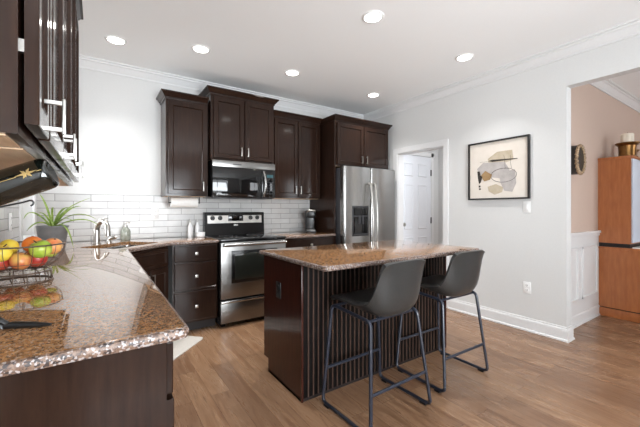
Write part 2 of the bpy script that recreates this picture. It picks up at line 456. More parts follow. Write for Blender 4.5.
# crown moulding, baseboards
def moulding(path, prof, z, sign):
    """sweep a (out, up) profile along an XY path; out is to the left of travel * sign"""
    bm = bmesh.new(); n = len(path); rows = []
    for i, p in enumerate(path):
        p = Vector(p)
        ds = []
        if i > 0: ds.append((p - Vector(path[i - 1])).normalized())
        if i < n - 1: ds.append((Vector(path[i + 1]) - p).normalized())
        nn = [Vector((-d.y, d.x)) * sign for d in ds]
        m = nn[0] if len(nn) == 1 else (nn[0] + nn[1]) / max((nn[0] + nn[1]).dot(nn[0]), 1e-4)
        rows.append([bm.verts.new((p.x + m.x * o, p.y + m.y * o, z + u)) for o, u in prof])
    k = len(prof)
    for a, b in zip(rows, rows[1:]):
        for j in range(k): bm.faces.new((a[j], a[(j + 1) % k], b[(j + 1) % k], b[j]))
    bm.faces.new(rows[0]); bm.faces.new(rows[-1][::-1])
    return bm
CROWN = [(0, 0), (0, -0.10), (0.012, -0.10), (0.014, -0.085), (0.022, -0.078), (0.05, -0.035), (0.064, -0.028), (0.066, -0.016), (0.085, -0.012), (0.085, 0)]
BASE = [(0, 0), (0.024, 0), (0.024, 0.014), (0.015, 0.022), (0.015, 0.10), (0.012, 0.112), (0.007, 0.118), (0.006, 0.132), (0, 0.135)]
struct('trim_1', moulding([(XL, YR), (XL, YB), (XR, YB), (XR, YR)], CROWN, H, -1), 'trim', label='white crown moulding round the kitchen ceiling', cat='crown moulding')
struct('trim_2', moulding([(XR + T, YD), (XD, YD), (XD, YR)], CROWN, H, -1), 'trim', label='white crown moulding above the peach dining wall', cat='crown moulding')
struct('baseboard_right', moulding([(XR, DY0 - 0.075), (XR, YE), (XR + T, YE), (XR + T, YD)], BASE, 0, -1), 'trim', label='white baseboard along the wall under the picture', cat='baseboard')
struct('baseboard_dining', moulding([(XR + T + 0.02, YD), (XD, YD)], BASE, 0, -1), 'trim', label='white baseboard below the dining wainscot', cat='baseboard')
# doorway casing + jamb
bm = bmesh.new(); cw = 0.072
for x0, x1 in ((XR - 0.016, XR), (XR + T, XR + T + 0.016)):
    bx(bm, x0, x1, DY0 - cw, DY0 + 0.004, 0, DZ + 0.004, 0.004); bx(bm, x0, x1, DY1 - 0.004, DY1 + cw, 0, DZ + 0.004, 0.004)
    bx(bm, x0, x1, DY0 - cw, DY1 + cw, DZ - 0.004, DZ + cw, 0.004)
bx(bm, XR - 0.002, XR + T + 0.002, DY0 - 0.002, DY0 + 0.016, 0, DZ); bx(bm, XR - 0.002, XR + T + 0.002, DY1 - 0.016, DY1 + 0.002, 0, DZ)
bx(bm, XR - 0.002, XR + T + 0.002, DY0, DY1, DZ - 0.016, DZ + 0.002)
c = struct('trim_3', bm, 'trim', label='white casing round the hall doorway', cat='door casing')
obj('hinge', box(XR + T + 0.017, XR + T + 0.045, 2.50, 2.60, 1.94, 2.02, bev=0.004), 'black_metal', c, label='black steel hinge')
# hall door with its casing
bm = bmesh.new(); dy = 3.425
bx(bm, 3.735, 3.75, dy - 0.005, dy + 0.015, 0, 2.07); bx(bm, 4.51, 4.575, dy - 0.005, dy + 0.015, 0, 2.14, 0.003); bx(bm, XR + T, 4.575, dy - 0.005, dy + 0.015, 2.075, 2.14, 0.003)
struct('trim_4', bm, 'trim', label='white casing round the panel door in the hall', cat='door casing')
bm = box(3.755, 4.505, dy, dy + 0.035, 0.012, 2.065)
bm.faces.ensure_lookup_table()
bmesh.ops.delete(bm, geom=[f for f in bm.faces if f.calc_center_median().y < dy + 0.001], context='FACES_ONLY')
bx_, xs, zs = bm, [3.755, 3.865, 4.075, 4.185, 4.395, 4.505], [0.012, 0.22, 0.80, 0.92, 1.62, 1.74, 1.95, 2.065]
panels = []
grid = {(i, j): bm.verts.new((xs[i], dy, zs[j])) for i in range(6) for j in range(8)}
for i in range(5):
    for j in range(7):
        f = bm.faces.new((grid[i, j], grid[i + 1, j], grid[i + 1, j + 1], grid[i, j + 1]))
        if i in (1, 3) and j in (1, 3, 5): panels.append(f)
bmesh.ops.remove_doubles(bm, verts=bm.verts[:], dist=1e-5)
bmesh.ops.recalc_face_normals(bm, faces=bm.faces[:])
for f in panels:
    r = bmesh.ops.inset_region(bm, faces=[f], thickness=0.016, depth=-0.011)
    r = bmesh.ops.inset_region(bm, faces=[f], thickness=0.022, depth=0.007)
d = struct('door_1', bm, 'door_white', label='white six-panel door seen through the hall doorway', cat='door')
bm = lathe(bmesh.new(), [(0.028, 0), (0.028, 0.006), (0.012, 0.008), (0.012, 0.03), (0.026, 0.038), (0.03, 0.052), (0.024, 0.064), (0.0, 0.068)], 20, (3.815, dy, 1.0), '-Y')
obj('knob', bm, 'nickel', d, label='satin nickel door knob')
bm = lathe(bmesh.new(), [(0.024, 0), (0.024, 0.01), (0.0, 0.013)], 20, (3.815, dy, 1.12), '-Y')
obj('deadbolt', bm, 'nickel', d, label='satin nickel deadbolt')
for z in (0.3, 1.05, 1.82):
    obj('hinge', box(4.492, 4.515, dy - 0.012, dy, z - 0.05, z + 0.05, bev=0.003), 'grey_plastic', d, label='dark steel hinge')

# windows
def window(name, axis, a0, a1, z0, z1, plane, inward, mull, label):
    """axis 'X': opening spans x a0..a1 in a wall at y=plane; 'Y': spans y in a wall at x=plane"""
    def b(bm, u0, u1, d0, d1, q0, q1, bev=0.0):
        d0, d1 = sorted((plane + inward * d0, plane + inward * d1))
        if axis == 'X': bx(bm, u0, u1, d0, d1, q0, q1, bev)
        else: bx(bm, d0, d1, u0, u1, q0, q1, bev)
    bm = bmesh.new(); cw = 0.085
    b(bm, a0 - cw, a0, 0, 0.02, z0 - (cw if z0 > 0.05 else 0), z1 + cw, 0.004); b(bm, a1, a1 + cw, 0, 0.02, z0 - (cw if z0 > 0.05 else 0), z1 + cw, 0.004)
    b(bm, a0, a1, 0, 0.02, z1, z1 + cw, 0.004)
    if z0 > 0.05: b(bm, a0 - cw, a1 + cw, 0, 0.03, z0 - 0.03, z0, 0.004)
    w = struct(name, bm, 'trim', label=label, cat='window')
    bm = bmesh.new(); s = 0.045
    b(bm, a0, a0 + s, -0.098, -0.082, z0, z1); b(bm, a1 - s, a1, -0.098, -0.082, z0, z1)
    b(bm, a0, a1, -0.098, -0.082, z1 - s, z1); b(bm, a0, a1, -0.098, -0.082, z0, z0 + s)
    for m_ in mull:
        if m_[0] == 'v': b(bm, m_[1] - 0.03, m_[1] + 0.03, -0.098, -0.082, z0, z1)
        else: b(bm, a0, a1, -0.098, -0.082, m_[1] - 0.025, m_[1] + 0.025)
    obj('sash', bm, 'trim', w, smooth=False)
    bm = bmesh.new(); b(bm, a0 + 0.02, a1 - 0.02, -0.092, -0.088, z0 + 0.02, z1 - 0.02)
    obj('pane', bm, 'glass', w, smooth=False)
    return w
window('window_1', 'Y', W0, W1, WZ0, WZ1, XL, 1, [('h', 1.58)], 'white cased window in the left wall by the plant')
window('window_2', 'X', -0.16, 2.2, 0.02, 2.32, YR, 1, [('v', 1.02)], 'unseen wide glazed patio door opposite the range, added to let light in')  # out of view, added as an opening for light from behind
window('window_3', 'X', 5.2, 6.9, 0.6, 2.25, YR, 1, [('v', 6.05)], 'unseen white dining room window opposite the hutch, added to let light in')  # out of view, added for light in the dining room

# tile backsplash
bm = bmesh.new()
bx(bm, XL, 2.57, YB - 0.010, YB, 0.916, 1.385)
struct('wall_tile_back', bm, 'tile', label='white subway tile backsplash on the range wall', cat='backsplash')
bm = bmesh.new()
bx(bm, XL, XL + 0.010, 0.93, W0 - 0.086, 0.916, 1.385)
struct('wall_tile_left', bm, 'tile', label='white subway tile backsplash on the left wall', cat='backsplash')

# dining wainscot
bm = bmesh.new()
y = YD
bx(bm, XR + T, 4.86, y - 0.008, y, 0.13, 0.96)
bx(bm, XR + T, 4.86, y - 0.03, y, 0.955, 0.985, 0.006); bx(bm, XR + T, 4.86, y - 0.018, y, 0.925, 0.955, 0.004)
for x0, x1 in ((3.80, 4.22), (4.34, 4.78)):
    for a in ((x0, x1, 0.80, 0.825), (x0, x1, 0.26, 0.285), (x0, x0 + 0.025, 0.26, 0.825), (x1 - 0.025, x1, 0.26, 0.825)):
        bx(bm, a[0], a[1], y - 0.022, y - 0.006, a[2], a[3], 0.004)
struct('trim_5', bm, 'trim', label='white panelled wainscot with chair rail on the dining wall', cat='wainscot')

# ------------------------------------------------------------------ recessed ceiling lights
def downlight(x, y, label):
    t = thing('recessed_light', label, 'ceiling light', (x, y, H), 0, 'recessed ceiling lights')
    bm = lathe(bmesh.new(), [(0.064, -0.002), (0.066, -0.008), (0.078, -0.009), (0.086, -0.004), (0.088, 0.0)], 32, cap=False)
    bm2 = bm
    obj('trim_ring', bm2, 'white_plastic', t)
    obj('diffuser', lathe(bmesh.new(), [(0.0, -0.006), (0.05, -0.0055), (0.066, -0.003), (0.066, 0.0)], 32, cap=False), 'lens', t)
    l = bpy.data.lights.new('bulb', 'AREA'); l.shape = 'DISK'; l.size = 0.12; l.energy = CAN_POWER; l.color = (1.0, 0.985, 0.96); l.spread = math.radians(100)
    o = bpy.data.objects.new('bulb', l); COL.objects.link(o); o.parent = t; o.location = (0, 0, -0.012)
downlight(0.14, 3.447, 'round recessed ceiling light over the sink corner, above the faucet')
downlight(0.81, 3.19, 'round recessed ceiling light in front of the single-door wall cabinet')
downlight(1.785, 3.18, 'round recessed ceiling light above the range and the tallest wall cabinet')
downlight(3.02, 3.20, 'round recessed ceiling light nearest the refrigerator cabinet')
downlight(1.79, 1.90, 'largest recessed ceiling light, directly above the island')
downlight(3.02, 1.90, 'round recessed ceiling light nearest the right wall crown, towards the picture')

# ------------------------------------------------------------------ cabinet parts (local frame: x along front, y into wall, z up)
def panel_door(name, x0, x1, z0, z1, parent, m='espresso', stile=0.058, th=0.02, y=0.0, raised=True):
    bm = bmesh.new(); bx(bm, x0, x1, y - th, y, z0, z1)
    bm.faces.ensure_lookup_table()
    f = [f for f in bm.faces if f.normal.y < -0.9 or abs(f.calc_center_median().y - (y - th)) < 1e-6][0]
    bmesh.ops.recalc_face_normals(bm, faces=bm.faces[:])
    bmesh.ops.inset_region(bm, faces=[f], thickness=0.003, depth=0.002)
    bmesh.ops.inset_region(bm, faces=[f], thickness=stile, depth=0)
    bmesh.ops.inset_region(bm, faces=[f], thickness=0.004, depth=0.002)
    bmesh.ops.inset_region(bm, faces=[f], thickness=0.010, depth=-0.010)
    return obj(name, bm, m, parent, smooth=False)

def slab_front(name, x0, x1, z0, z1, parent, m='espresso', th=0.02):
    bm = bmesh.new(); bx(bm, x0, x1, -th, 0, z0, z1, 0.004)
    bm.faces.ensure_lookup_table()
    f = max((f for f in bm.faces if abs(f.calc_center_median().y + th) < 1e-5), key=lambda f: f.calc_area())
    bmesh.ops.recalc_face_normals(bm, faces=bm.faces[:])
    bmesh.ops.inset_region(bm, faces=[f], thickness=0.012, depth=0.0)
    bmesh.ops.inset_region(bm, faces=[f], thickness=0.004, depth=-0.002)
    return obj(name, bm, m, parent, smooth=False)

def bar_pull(x, z0, z1, parent, y=-0.02, out=0.029):
    bm = bmesh.new()
    bx(bm, x - 0.005, x + 0.005, y - out, y - out + 0.007, z0, z1, 0.002)
    for z in (z0 + 0.010, z1 - 0.010): bx(bm, x - 0.004, x + 0.004, y - out + 0.005, y + 0.001, z - 0.004, z + 0.004)
    obj('handle', bm, 'nickel', parent, label='satin nickel bar handle')

def sq_knob(x, z, parent, y=-0.02):
    bm = bmesh.new()
    bx(bm, x - 0.015, x + 0.015, y - 0.028, y - 0.018, z - 0.015, z + 0.015, 0.003)
    lathe(bm, [(0.007, -0.001), (0.006, 0.02)], 12, (x, y, z), '-Y')
    obj('knob', bm, 'nickel', parent, label='square satin nickel knob')

def cab_crown(parent, w, d, z, left=True, right=True, m='espresso'):
    prof = [(0.0, z - 0.005), (0.008, z - 0.005), (0.010, z + 0.010), (0.018, z + 0.016), (0.038, z + 0.044), (0.046, z + 0.048), (0.050, z + 0.052), (0.050, z + 0.066), (0.0, z + 0.066)]
    bm = bmesh.new(); rings = []
    for o, zz in prof:
        l = o * left; r = o * right
        rings.append([bm.verts.new(p) for p in ((-l, -0.0 - o, zz), (w + r, -0.0 - o, zz), (w + r, d, zz), (-l, d, zz))])
    for a, b in zip(rings, rings[1:]):
        for i in range(4): bm.faces.new((a[i], a[(i + 1) % 4], b[(i + 1) % 4], b[i]))
    bm.faces.new(rings[-1]); bm.faces.new(rings[0][::-1])
    obj('crown', bm, m, parent, smooth=False)

def upper(name, label, loc, rz, w, d, z0, z1, doors, crown=(True, True), pull=(0.055, 0.16), gap=0.0):
    """doors: list of (x0, x1, pull_x or None)"""
    t = thing(name, label, 'cabinet', loc, rz, None)
    bm = bmesh.new()
    bx(bm, 0, w, 0.0, d, z0, z1)
    obj('body', bm, 'espresso', t, smooth=False)
    bm = bmesh.new(); bx(bm, 0.015, w - 0.015, 0.02, d - 0.004, z0 - 0.003, z0 + 0.002)
    obj('underside', bm, 'espresso_in', t, smooth=False, label='pale unstained underside')
    for x0, x1, px in doors:
        dd = panel_door('door', x0, x1, z0 + 0.022, z1 - 0.03, t, y=-gap)
        if gap:
            for z in (z0 + 0.17, z0 + 0.52, z1 - 0.20):
                obj('hinge', box(x0 + 0.004, x0 + 0.016, -gap - 0.001, 0.001, z - 0.012, z + 0.012), 'nickel', dd, smooth=False, label='small bright hinge')
        if px is not None:
            bar_pull(px, z0 + pull[0], z0 + pull[1], dd, y=-0.02 - gap, out=0.029 + gap)
    cab_crown(t, w, d, z1, *crown)
    return t

YU = 3.74
upper('wall_cabinet', 'single-door espresso wall cabinet above the paper towel roll', (0.592, YU, 0), 0, 0.43, YB - YU - 0.001, 1.372, 2.40, [(0.022, 0.415, 0.375)], (True, False))
upper('wall_cabinet', 'tallest espresso wall cabinet, two doors directly above the microwave', (1.040, 3.69, 0), 0, 0.77, YB - 3.691, 1.785, 2.515, [(0.03, 0.378, 0.345), (0.392, 0.74, 0.425)], (True, True))
upper('wall_cabinet', 'two-door espresso wall cabinet above the coffee maker', (1.815, YU, 0), 0, 0.721, YB - YU - 0.001, 1.372, 2.40, [(0.022, 0.355, 0.325), (0.366, 0.699, 0.396)], (False, False))
# cabinet over the refrigerator with its full-height side panel
t = upper('refrigerator_cabinet', 'espresso cabinet surround with two short doors over the refrigerator', (2.5575, 3.44, 0), 0, 0.985, YB - 3.441, 1.80, 2.395, [(0.035, 0.488, 0.452), (0.502, 0.955, 0.538)], (0.4, 0.7))
obj('side_panel', box(0.0, 0.02, 0.0, YB - 3.441, 0, 1.80), 'espresso', t, smooth=False)

# left wall cabinets: doors face +X
LX = -0.12
LD = LX - XL - 0.001
upper('wall_cabinet', 'narrow espresso wall cabinet at the near end, above the slanted wine bottle', (LX, 0.81, 0), PI / 2, 0.175, LD, 1.372, 2.36, [(0.012, 0.165, 0.11)], (True, False), (0.026, 0.104), 0.007)
upper('wall_cabinet', 'middle espresso wall cabinet of the left run, two doors, above the fruit bowl', (LX, 0.987, 0), PI / 2, 0.757, LD, 1.372, 2.36, [(0.012, 0.373, 0.335), (0.383, 0.745, 0.42)], (False, False), (0.026, 0.104), 0.007)
upper('wall_cabinet', 'espresso wall cabinet at the far end of the left run, beside the window', (LX, 1.746, 0), PI / 2, 0.724, LD, 1.372, 2.36, [(0.012, 0.357, 0.32), (0.367, 0.712, 0.405)], (False, True), (0.026, 0.104), 0.007)
# dark cord along the underside of the first left cabinet
pts = [(-0.40 + 0.02 * i, 0.90 + 0.05 * math.sin(i * 0.95) + 0.008 * i, 1.363) for i in range(10)]
tag(obj('cord', tube(bmesh.new(), pts, 0.004, 8), 'black_plastic'), 'thin dark wavy cord fixed under the near left wall cabinet', 'cord')

# ------------------------------------------------------------------ base cabinets
ZC = 0.884
def base(name, label, loc, rz, w, d, fronts, body=None, toe=True):
    t = thing(name, label, 'cabinet', loc, rz)
    bm = bmesh.new()
    if body: body(bm)
    else: bx(bm, 0, w, 0, d, 0.10, ZC)
    obj('body', bm, 'espresso', t, smooth=False)
    bm = bmesh.new(); bx(bm, 0.0, w, 0.07, 0.09, 0, 0.10); obj('toe_kick', bm, 'toe', t, smooth=False)
    for kind, x0, x1, z0, z1, hx, hz in fronts:
        if kind == 'drawer':
            o = slab_front('drawer', x0, x1, z0, z1, t); sq_knob(hx, hz, o)
        elif kind == 'false':
            o = panel_door('false_front', x0, x1, z0, z1, t, stile=0.035)
        else:
            o = panel_door('door', x0, x1, z0, z1, t); 
            if hx is not None: bar_pull(hx, hz, hz + 0.11, o)
    return t
base('base_cabinet', 'three-drawer espresso base cabinet between the sink corner and the range', (0.604, 3.44, 0), 0, 0.434, YB - 3.445,
     [('drawer', 0.015, 0.42, 0.715, 0.868, 0.218, 0.79), ('drawer', 0.015, 0.42, 0.43, 0.70, 0.218, 0.565), ('drawer', 0.015, 0.42, 0.115, 0.415, 0.218, 0.265)])
base('base_cabinet', 'espresso base cabinet below the coffee maker, between range and refrigerator', (1.812, 3.44, 0), 0, 0.742, YB - 3.445,
     [('drawer', 0.02, 0.722, 0.72, 0.868, 0.371, 0.795), ('door', 0.02, 0.365, 0.115, 0.705, 0.335, 0.57), ('door', 0.377, 0.722, 0.115, 0.705, 0.407, 0.57)])
def sink_body(bm):
    bx(bm, 0, 0.545, 0, 0.02, 0.10, ZC)
    bx(bm, 0, 0.545, 0.02, 0.48, 0.10, 0.66)
base('sink_base_cabinet', 'diagonal corner sink base cabinet with false drawer front and two doors', (0.178, 3.052, 0), PI / 4, 0.545, 0.48,
     [('false', 0.02, 0.525, 0.70, 0.862, None, None), ('door', 0.02, 0.267, 0.115, 0.685, 0.238, 0.54), ('door', 0.278, 0.525, 0.115, 0.685, 0.307, 0.54)], body=sink_body)
FX = 0.155
base('base_cabinet', 'espresso base cabinet at the counter end, under the wine bottle', (FX, 0.965, 0), PI / 2, 0.60, FX - XL - 0.005,
     [('drawer', 0.015, 0.59, 0.725, 0.868, 0.30, 0.80), ('door', 0.015, 0.298, 0.115, 0.71, 0.27, 0.57), ('door', 0.307, 0.59, 0.115, 0.71, 0.335, 0.57)])
base('base_cabinet', 'espresso base cabinet of the left run, under the fruit bowl', (FX, 1.57, 0), PI / 2, 0.70, FX - XL - 0.005,
     [('drawer', 0.015, 0.685, 0.725, 0.868, 0.35, 0.80), ('door', 0.015, 0.345, 0.115, 0.71, 0.315, 0.57), ('door', 0.355, 0.685, 0.115, 0.71, 0.385, 0.57)])
base('base_cabinet', 'espresso base cabinet of the left run, next to the sink corner', (FX, 2.275, 0), PI / 2, 0.72, FX - XL - 0.005,
     [('drawer', 0.015, 0.705, 0.725, 0.868, 0.36, 0.80), ('door', 0.015, 0.355, 0.115, 0.71, 0.325, 0.57), ('door', 0.365, 0.705, 0.115, 0.71, 0.395, 0.57)])

# ------------------------------------------------------------------ countertops
r2 = math.sqrt(0.5)
SC = (0.185, 3.415)          # sink centre
def rot45(u, v, c=SC): return (c[0] + (u - v) * r2, c[1] + (u + v) * r2)   # u along the diagonal front, v towards the corner
hole = round_poly([rot45(-0.27, -0.185), rot45(0.27, -0.185), rot45(0.27, 0.185), rot45(-0.27, 0.185)], 0.05, 5)
poly = round_poly([(XL + 0.001, 0.926), (0.210, 0.926), (0.210, 3.03), (0.58, 3.40), (1.043, 3.40), (1.043, YB - 0.012), (XL + 0.001, YB - 0.012)], [0, 0.03, 0.03, 0.03, 0, 0, 0])
tag(obj('countertop', slab(bmesh.new(), poly, 0.885, 0.915, hole), ['granite', 'granite_edge']), 'polished brown granite worktop running along the left wall round the sink corner', 'countertop')
poly = [(1.807, 3.40), (2.555, 3.40), (2.555, YB - 0.012), (1.807, YB - 0.012)]
tag(obj('countertop', slab(bmesh.new(), poly, 0.885, 0.915), ['granite', 'granite_edge']), 'short brown granite worktop under the coffee maker', 'countertop')
IX0, IX1, IY0, IY1 = 1.037, 2.590, 1.484, 2.39
poly = round_poly([(IX0, IY0), (IX1, IY0), (IX1, IY1), (IX0, IY1)], 0.03)
tag(obj('countertop', slab(bmesh.new(), poly, 0.885, 0.915), ['granite', 'granite_edge']), 'rectangular brown granite worktop on the island', 'countertop')

# sink
t = thing('sink', 'steel undermount sink set diagonally in the corner worktop', 'sink', (SC[0], SC[1], 0.884), PI / 4)
bm = bmesh.new()
o_ = round_poly([(-0.285, -0.20), (0.285, -0.20), (0.285, 0.20), (-0.285, 0.20)], 0.06, 5)
i_ = round_poly([(-0.268, -0.183), (0.268, -0.183), (0.268, 0.183), (-0.268, 0.183)], 0.048, 5)
j_ = round_poly([(-0.25, -0.165), (0.25, -0.165), (0.25, 0.165), (-0.25, 0.165)], 0.06, 5)
rings = [[bm.verts.new((x, y, z)) for x, y in p] for p, z in ((o_, -0.004), (o_, 0.0), (i_, 0.0), (j_, -0.18), (j_, -0.184))]
n_ = len(o_)
for a, b in zip(rings, rings[1:]):
    for i in range(n_): bm.faces.new((a[i], a[(i + 1) % n_], b[(i + 1) % n_], b[i]))
bm.faces.new(rings[3])
obj('basin', bm, 'steel', t)
obj('drain', lathe(bmesh.new(), [(0.045, 0), (0.043, 0.004), (0.03, 0.001), (0.0, 0.001)], 24, (0, 0, -0.18)), 'nickel', t)

# faucet
fx, fy = rot45(0, 0.265)
t = thing('faucet', 'brushed nickel pull-down faucet behind the corner sink', 'faucet', (fx, fy, 0.915), -PI / 4 - 0.25)
obj('base', lathe(bmesh.new(), [(0.034, 0), (0.034, 0.008), (0.027, 0.014), (0.025, 0.09), (0.026, 0.13), (0.022, 0.15), (0, 0.155)], 24), 'nickel', t)
pts = [(0, 0, 0.12), (0.01, 0, 0.165), (0.04, 0, 0.20), (0.085, 0, 0.215), (0.125, 0, 0.20), (0.15, 0, 0.165), (0.158, 0, 0.13)]
obj('spout', tube(bmesh.new(), pts, [0.025, 0.024, 0.022, 0.021, 0.021, 0.022, 0.022], 14), 'nickel', t)
obj('spray_head', lathe(bmesh.new(), [(0.019, 0), (0.023, -0.02), (0.022, -0.055), (0.012, -0.058), (0, -0.058)], 20, (0.158, 0, 0.135)), 'nickel', t)
obj('lever', tube(bmesh.new(), [(-0.01, 0.0, 0.145), (-0.012, 0.0, 0.18), (0.02, 0.012, 0.222), (0.075, 0.03, 0.238), (0.10, 0.038, 0.236)], [0.014, 0.012, 0.009, 0.008, 0.006], 12), 'nickel', t)
sx, sy = rot45(0.17, 0.262)
t = thing('side_sprayer', 'small brushed nickel sprayer beside the faucet', 'sprayer', (sx - 0.03, sy - 0.03, 0.915), -0.4)
obj('base', lathe(bmesh.new(), [(0.026, 0), (0.026, 0.008), (0.018, 0.014), (0.015, 0.03), (0, 0.032)], 20), 'nickel', t)
obj('head', tube(bmesh.new(), [(0, 0, 0.026), (0.012, 0, 0.04), (0.05, 0, 0.052), (0.07, 0, 0.048)], [0.012, 0.015, 0.017, 0.012], 12), 'nickel', t)

# soap dispenser
t = thing('soap_dispenser', 'grey-green glass soap bottle with pump against the tile by the sink', 'soap bottle', (0.245, 3.95, 0.915))
obj('bottle', lathe(bmesh.new(), [(0.042, 0), (0.046, 0.008), (0.046, 0.085), (0.042, 0.105), (0.022, 0.125), (0.018, 0.135), (0, 0.135)], 24), 'soap_glass', t)
bm = lathe(bmesh.new(), [(0.020, 0.135), (0.020, 0.15), (0.006, 0.152), (0.006, 0.18), (0, 0.18)], 16)
tube(bm, [(0, 0, 0.176), (0.018, -0.012, 0.180), (0.04, -0.026, 0.174)], 0.006, 8)
obj('pump', bm, 'nickel', t)

# two oil bottles and the little white crock by the range
def squeeze(x, y, label):
    t = thing('bottle', label, 'bottle', (x, y, 0.915), 0, 'white bottles by the range')
    obj('body', lathe(bmesh.new(), [(0.026, 0), (0.028, 0.006), (0.028, 0.10), (0.024, 0.125), (0.013, 0.145), (0.011, 0.165), (0, 0.165)], 20), 'ceramic', t)
    obj('pourer', tube(bmesh.new(), [(0, 0, 0.163), (0, 0, 0.185), (-0.008, -0.004, 0.205)], [0.009, 0.007, 0.004], 10), 'nickel', t, label='steel pourer')
squeeze(0.885, 3.955, 'white cruet with steel pourer, the one farther from the range')
squeeze(0.965, 3.965, 'white cruet with steel pourer directly behind the white crock')
t = thing('crock', 'small low white ceramic crock beside the range', 'crock', (0.978, 3.865, 0.915))
obj('bowl', lathe(bmesh.new(), [(0.038, 0), (0.046, 0.01), (0.048, 0.055), (0.044, 0.055), (0.042, 0.012), (0, 0.012)], 24), 'ceramic', t)
obj('contents', lathe(bmesh.new(), [(0.042, 0.045), (0, 0.052)], 24), 'ceramic', t)

# paper towel roll under the single-door cabinet
t = thing('paper_towel_holder', 'white paper towel roll hung under the single-door wall cabinet', 'paper towel holder', (0.80, 3.86, 1.305))
bm = bmesh.new(); bx(bm, -0.165, -0.158, -0.015, 0.015, -0.01, 0.066); bx(bm, 0.158, 0.165, -0.015, 0.015, -0.01, 0.066)
tube(bm, [(-0.16, 0, 0), (0.16, 0, 0)], 0.007, 10); bx(bm, -0.165, 0.165, -0.02, 0.02, 0.060, 0.0665)
obj('bracket', bm, 'black_plastic', t)
obj('roll', lathe(bmesh.new(), [(0.018, -0.138), (0.05, -0.138), (0.052, -0.13), (0.052, 0.13), (0.05, 0.138), (0.018, 0.138)], 32, (0, 0, 0), 'X', cap=False), 'paper', t)

# wall plates: local frame front at -y
def plate(name, loc, rz, label, cat, kind, body='white_plastic', slot='slot'):
    t = thing(name, label, cat, loc, rz)
    obj('plate', box(-0.036, 0.036, -0.006, 0, -0.058, 0.058, bev=0.003), body, t)
    if kind == 'outlet':
        for z in (-0.024, 0.024):
            bm = bmesh.new(); bx(bm, -0.017, 0.017, -0.009, -0.005, z - 0.016, z + 0.016, 0.004)
            s = obj('socket', bm, body, t)
            bm = bmesh.new(); bx(bm, -0.008, -0.005, -0.0095, -0.0085, z - 0.004, z + 0.008); bx(bm, 0.005, 0.008, -0.0095, -0.0085, z - 0.004, z + 0.008)
            bx(bm, -0.002, 0.002, -0.0095, -0.0085, z - 0.012, z - 0.007)
            obj('slots', bm, slot, s)
    else:
        bm = bmesh.new(); bx(bm, -0.016, 0.016, -0.010, -0.005, -0.033, 0.033, 0.002)
        obj('rocker', bm, body, t)
plate('outlet', (0.533, YB - 0.0105, 1.185), 0, 'white wall outlet on the tile below the single-door cabinet', 'outlet', 'outlet')
plate('outlet', (XL + 0.0105, 2.90, 1.15), PI / 2, 'white wall outlet on the left wall tile beyond the fruit bowl', 'outlet', 'outlet')
plate('light_switch', (XR - 0.0005, 1.585, 1.254), -PI / 2, 'white light switch under the picture corner', 'switch', 'switch')
plate('outlet', (XR - 0.0005, 1.585, 0.437), -PI / 2, 'white wall outlet low on the wall above the baseboard', 'outlet', 'outlet')

# ------------------------------------------------------------------ RANGE
t = thing('range', 'stainless electric range with black glass top and back control panel', 'stove', (1.046, 3.385, 0))
w = 0.758
bm = box(0, w, 0, YB - 3.385 - 0.013, 0.035, 0.90)
for x in (0.03, w - 0.07): 
    for y in (0.04, 0.55): bx(bm, x, x + 0.04, y, y + 0.04, 0, 0.036)
obj('body', bm, 'black_enamel', t, smooth=False)
bm = box(-0.0, w, -0.035, 0.57, 0.897, 0.921, bev=0.006)
ct = obj('cooktop', bm, 'black_glass', t, label='glossy black ceramic glass cooktop')
for x, y, r in ((0.2, 0.13, 0.11), (0.56, 0.13, 0.085), (0.2, 0.41, 0.08), (0.56, 0.41, 0.10)):
    obj('burner', lathe(bmesh.new(), [(r - 0.004, 0), (r - 0.004, 0.0006), (r, 0.0006), (r, 0)], 40, (x, y, 0.921), cap=False), 'grey_plastic', ct, label='grey burner ring')
dr = obj('oven_door', box(0.004, w - 0.004, -0.028, -0.001, 0.30, 0.886, bev=0.006), 'steel_h', t)
obj('window_surround', box(0.115, 0.645, -0.0305, -0.026, 0.455, 0.795, bev=0.002), 'black_enamel', dr, label='black window frame')
obj('window', box(0.15, 0.61, -0.0325, -0.030, 0.49, 0.765, bev=0.001), 'oven_glass', dr, label='dark oven window glass')
bm = bmesh.new()
tube(bm, [(0.02, -0.068, 0.862), (0.15, -0.074, 0.862), (w / 2, -0.076, 0.862), (w - 0.15, -0.074, 0.862), (w - 0.02, -0.068, 0.862)], 0.017, 14)
for x in (0.045, w - 0.045): bx(bm, x - 0.012, x + 0.012, -0.068, -0.026, 0.85, 0.874, 0.003)
obj('handle', bm, 'steel', dr)
dw = obj('drawer', box(0.004, w - 0.004, -0.026, -0.001, 0.05, 0.283, bev=0.005), 'steel_h', t)
obj('drawer_lip', box(0.004, w - 0.004, -0.042, -0.024, 0.255, 0.283, bev=0.006), 'steel', dw)
# back guard
bm = prism(bmesh.new(), [(0.575, 0.92), (0.652, 0.92), (0.652, 1.195), (0.60, 1.195), (0.585, 1.185)], 0.0, w, 'YZ')
bg = obj('backguard', bm, 'black_enamel', t, smooth=False)
bm = prism(bmesh.new(), [(0.5765, 1.062), (0.58, 1.062), (0.5895, 1.182), (0.586, 1.182)], 0.035, w - 0.035, 'YZ')
cp = obj('control_panel', bm, 'nickel', bg, smooth=False)
def yk(z): return 0.5765 + (z - 1.062) * 0.079
for x in (0.095, 0.185, w - 0.185, w - 0.095):
    z = 1.125
    bm = lathe(bmesh.new(), [(0.027, 0), (0.027, 0.010), (0.021, 0.014), (0.019, 0.03), (0, 0.031)], 20, (x, yk(z) + 0.002, z), '-Y')
    bx(bm, x - 0.004, x + 0.004, yk(z) - 0.034, yk(z) - 0.012, z - 0.02, z + 0.02, 0.001)
    obj('knob', bm, 'black_plastic', cp, label='black control knob')
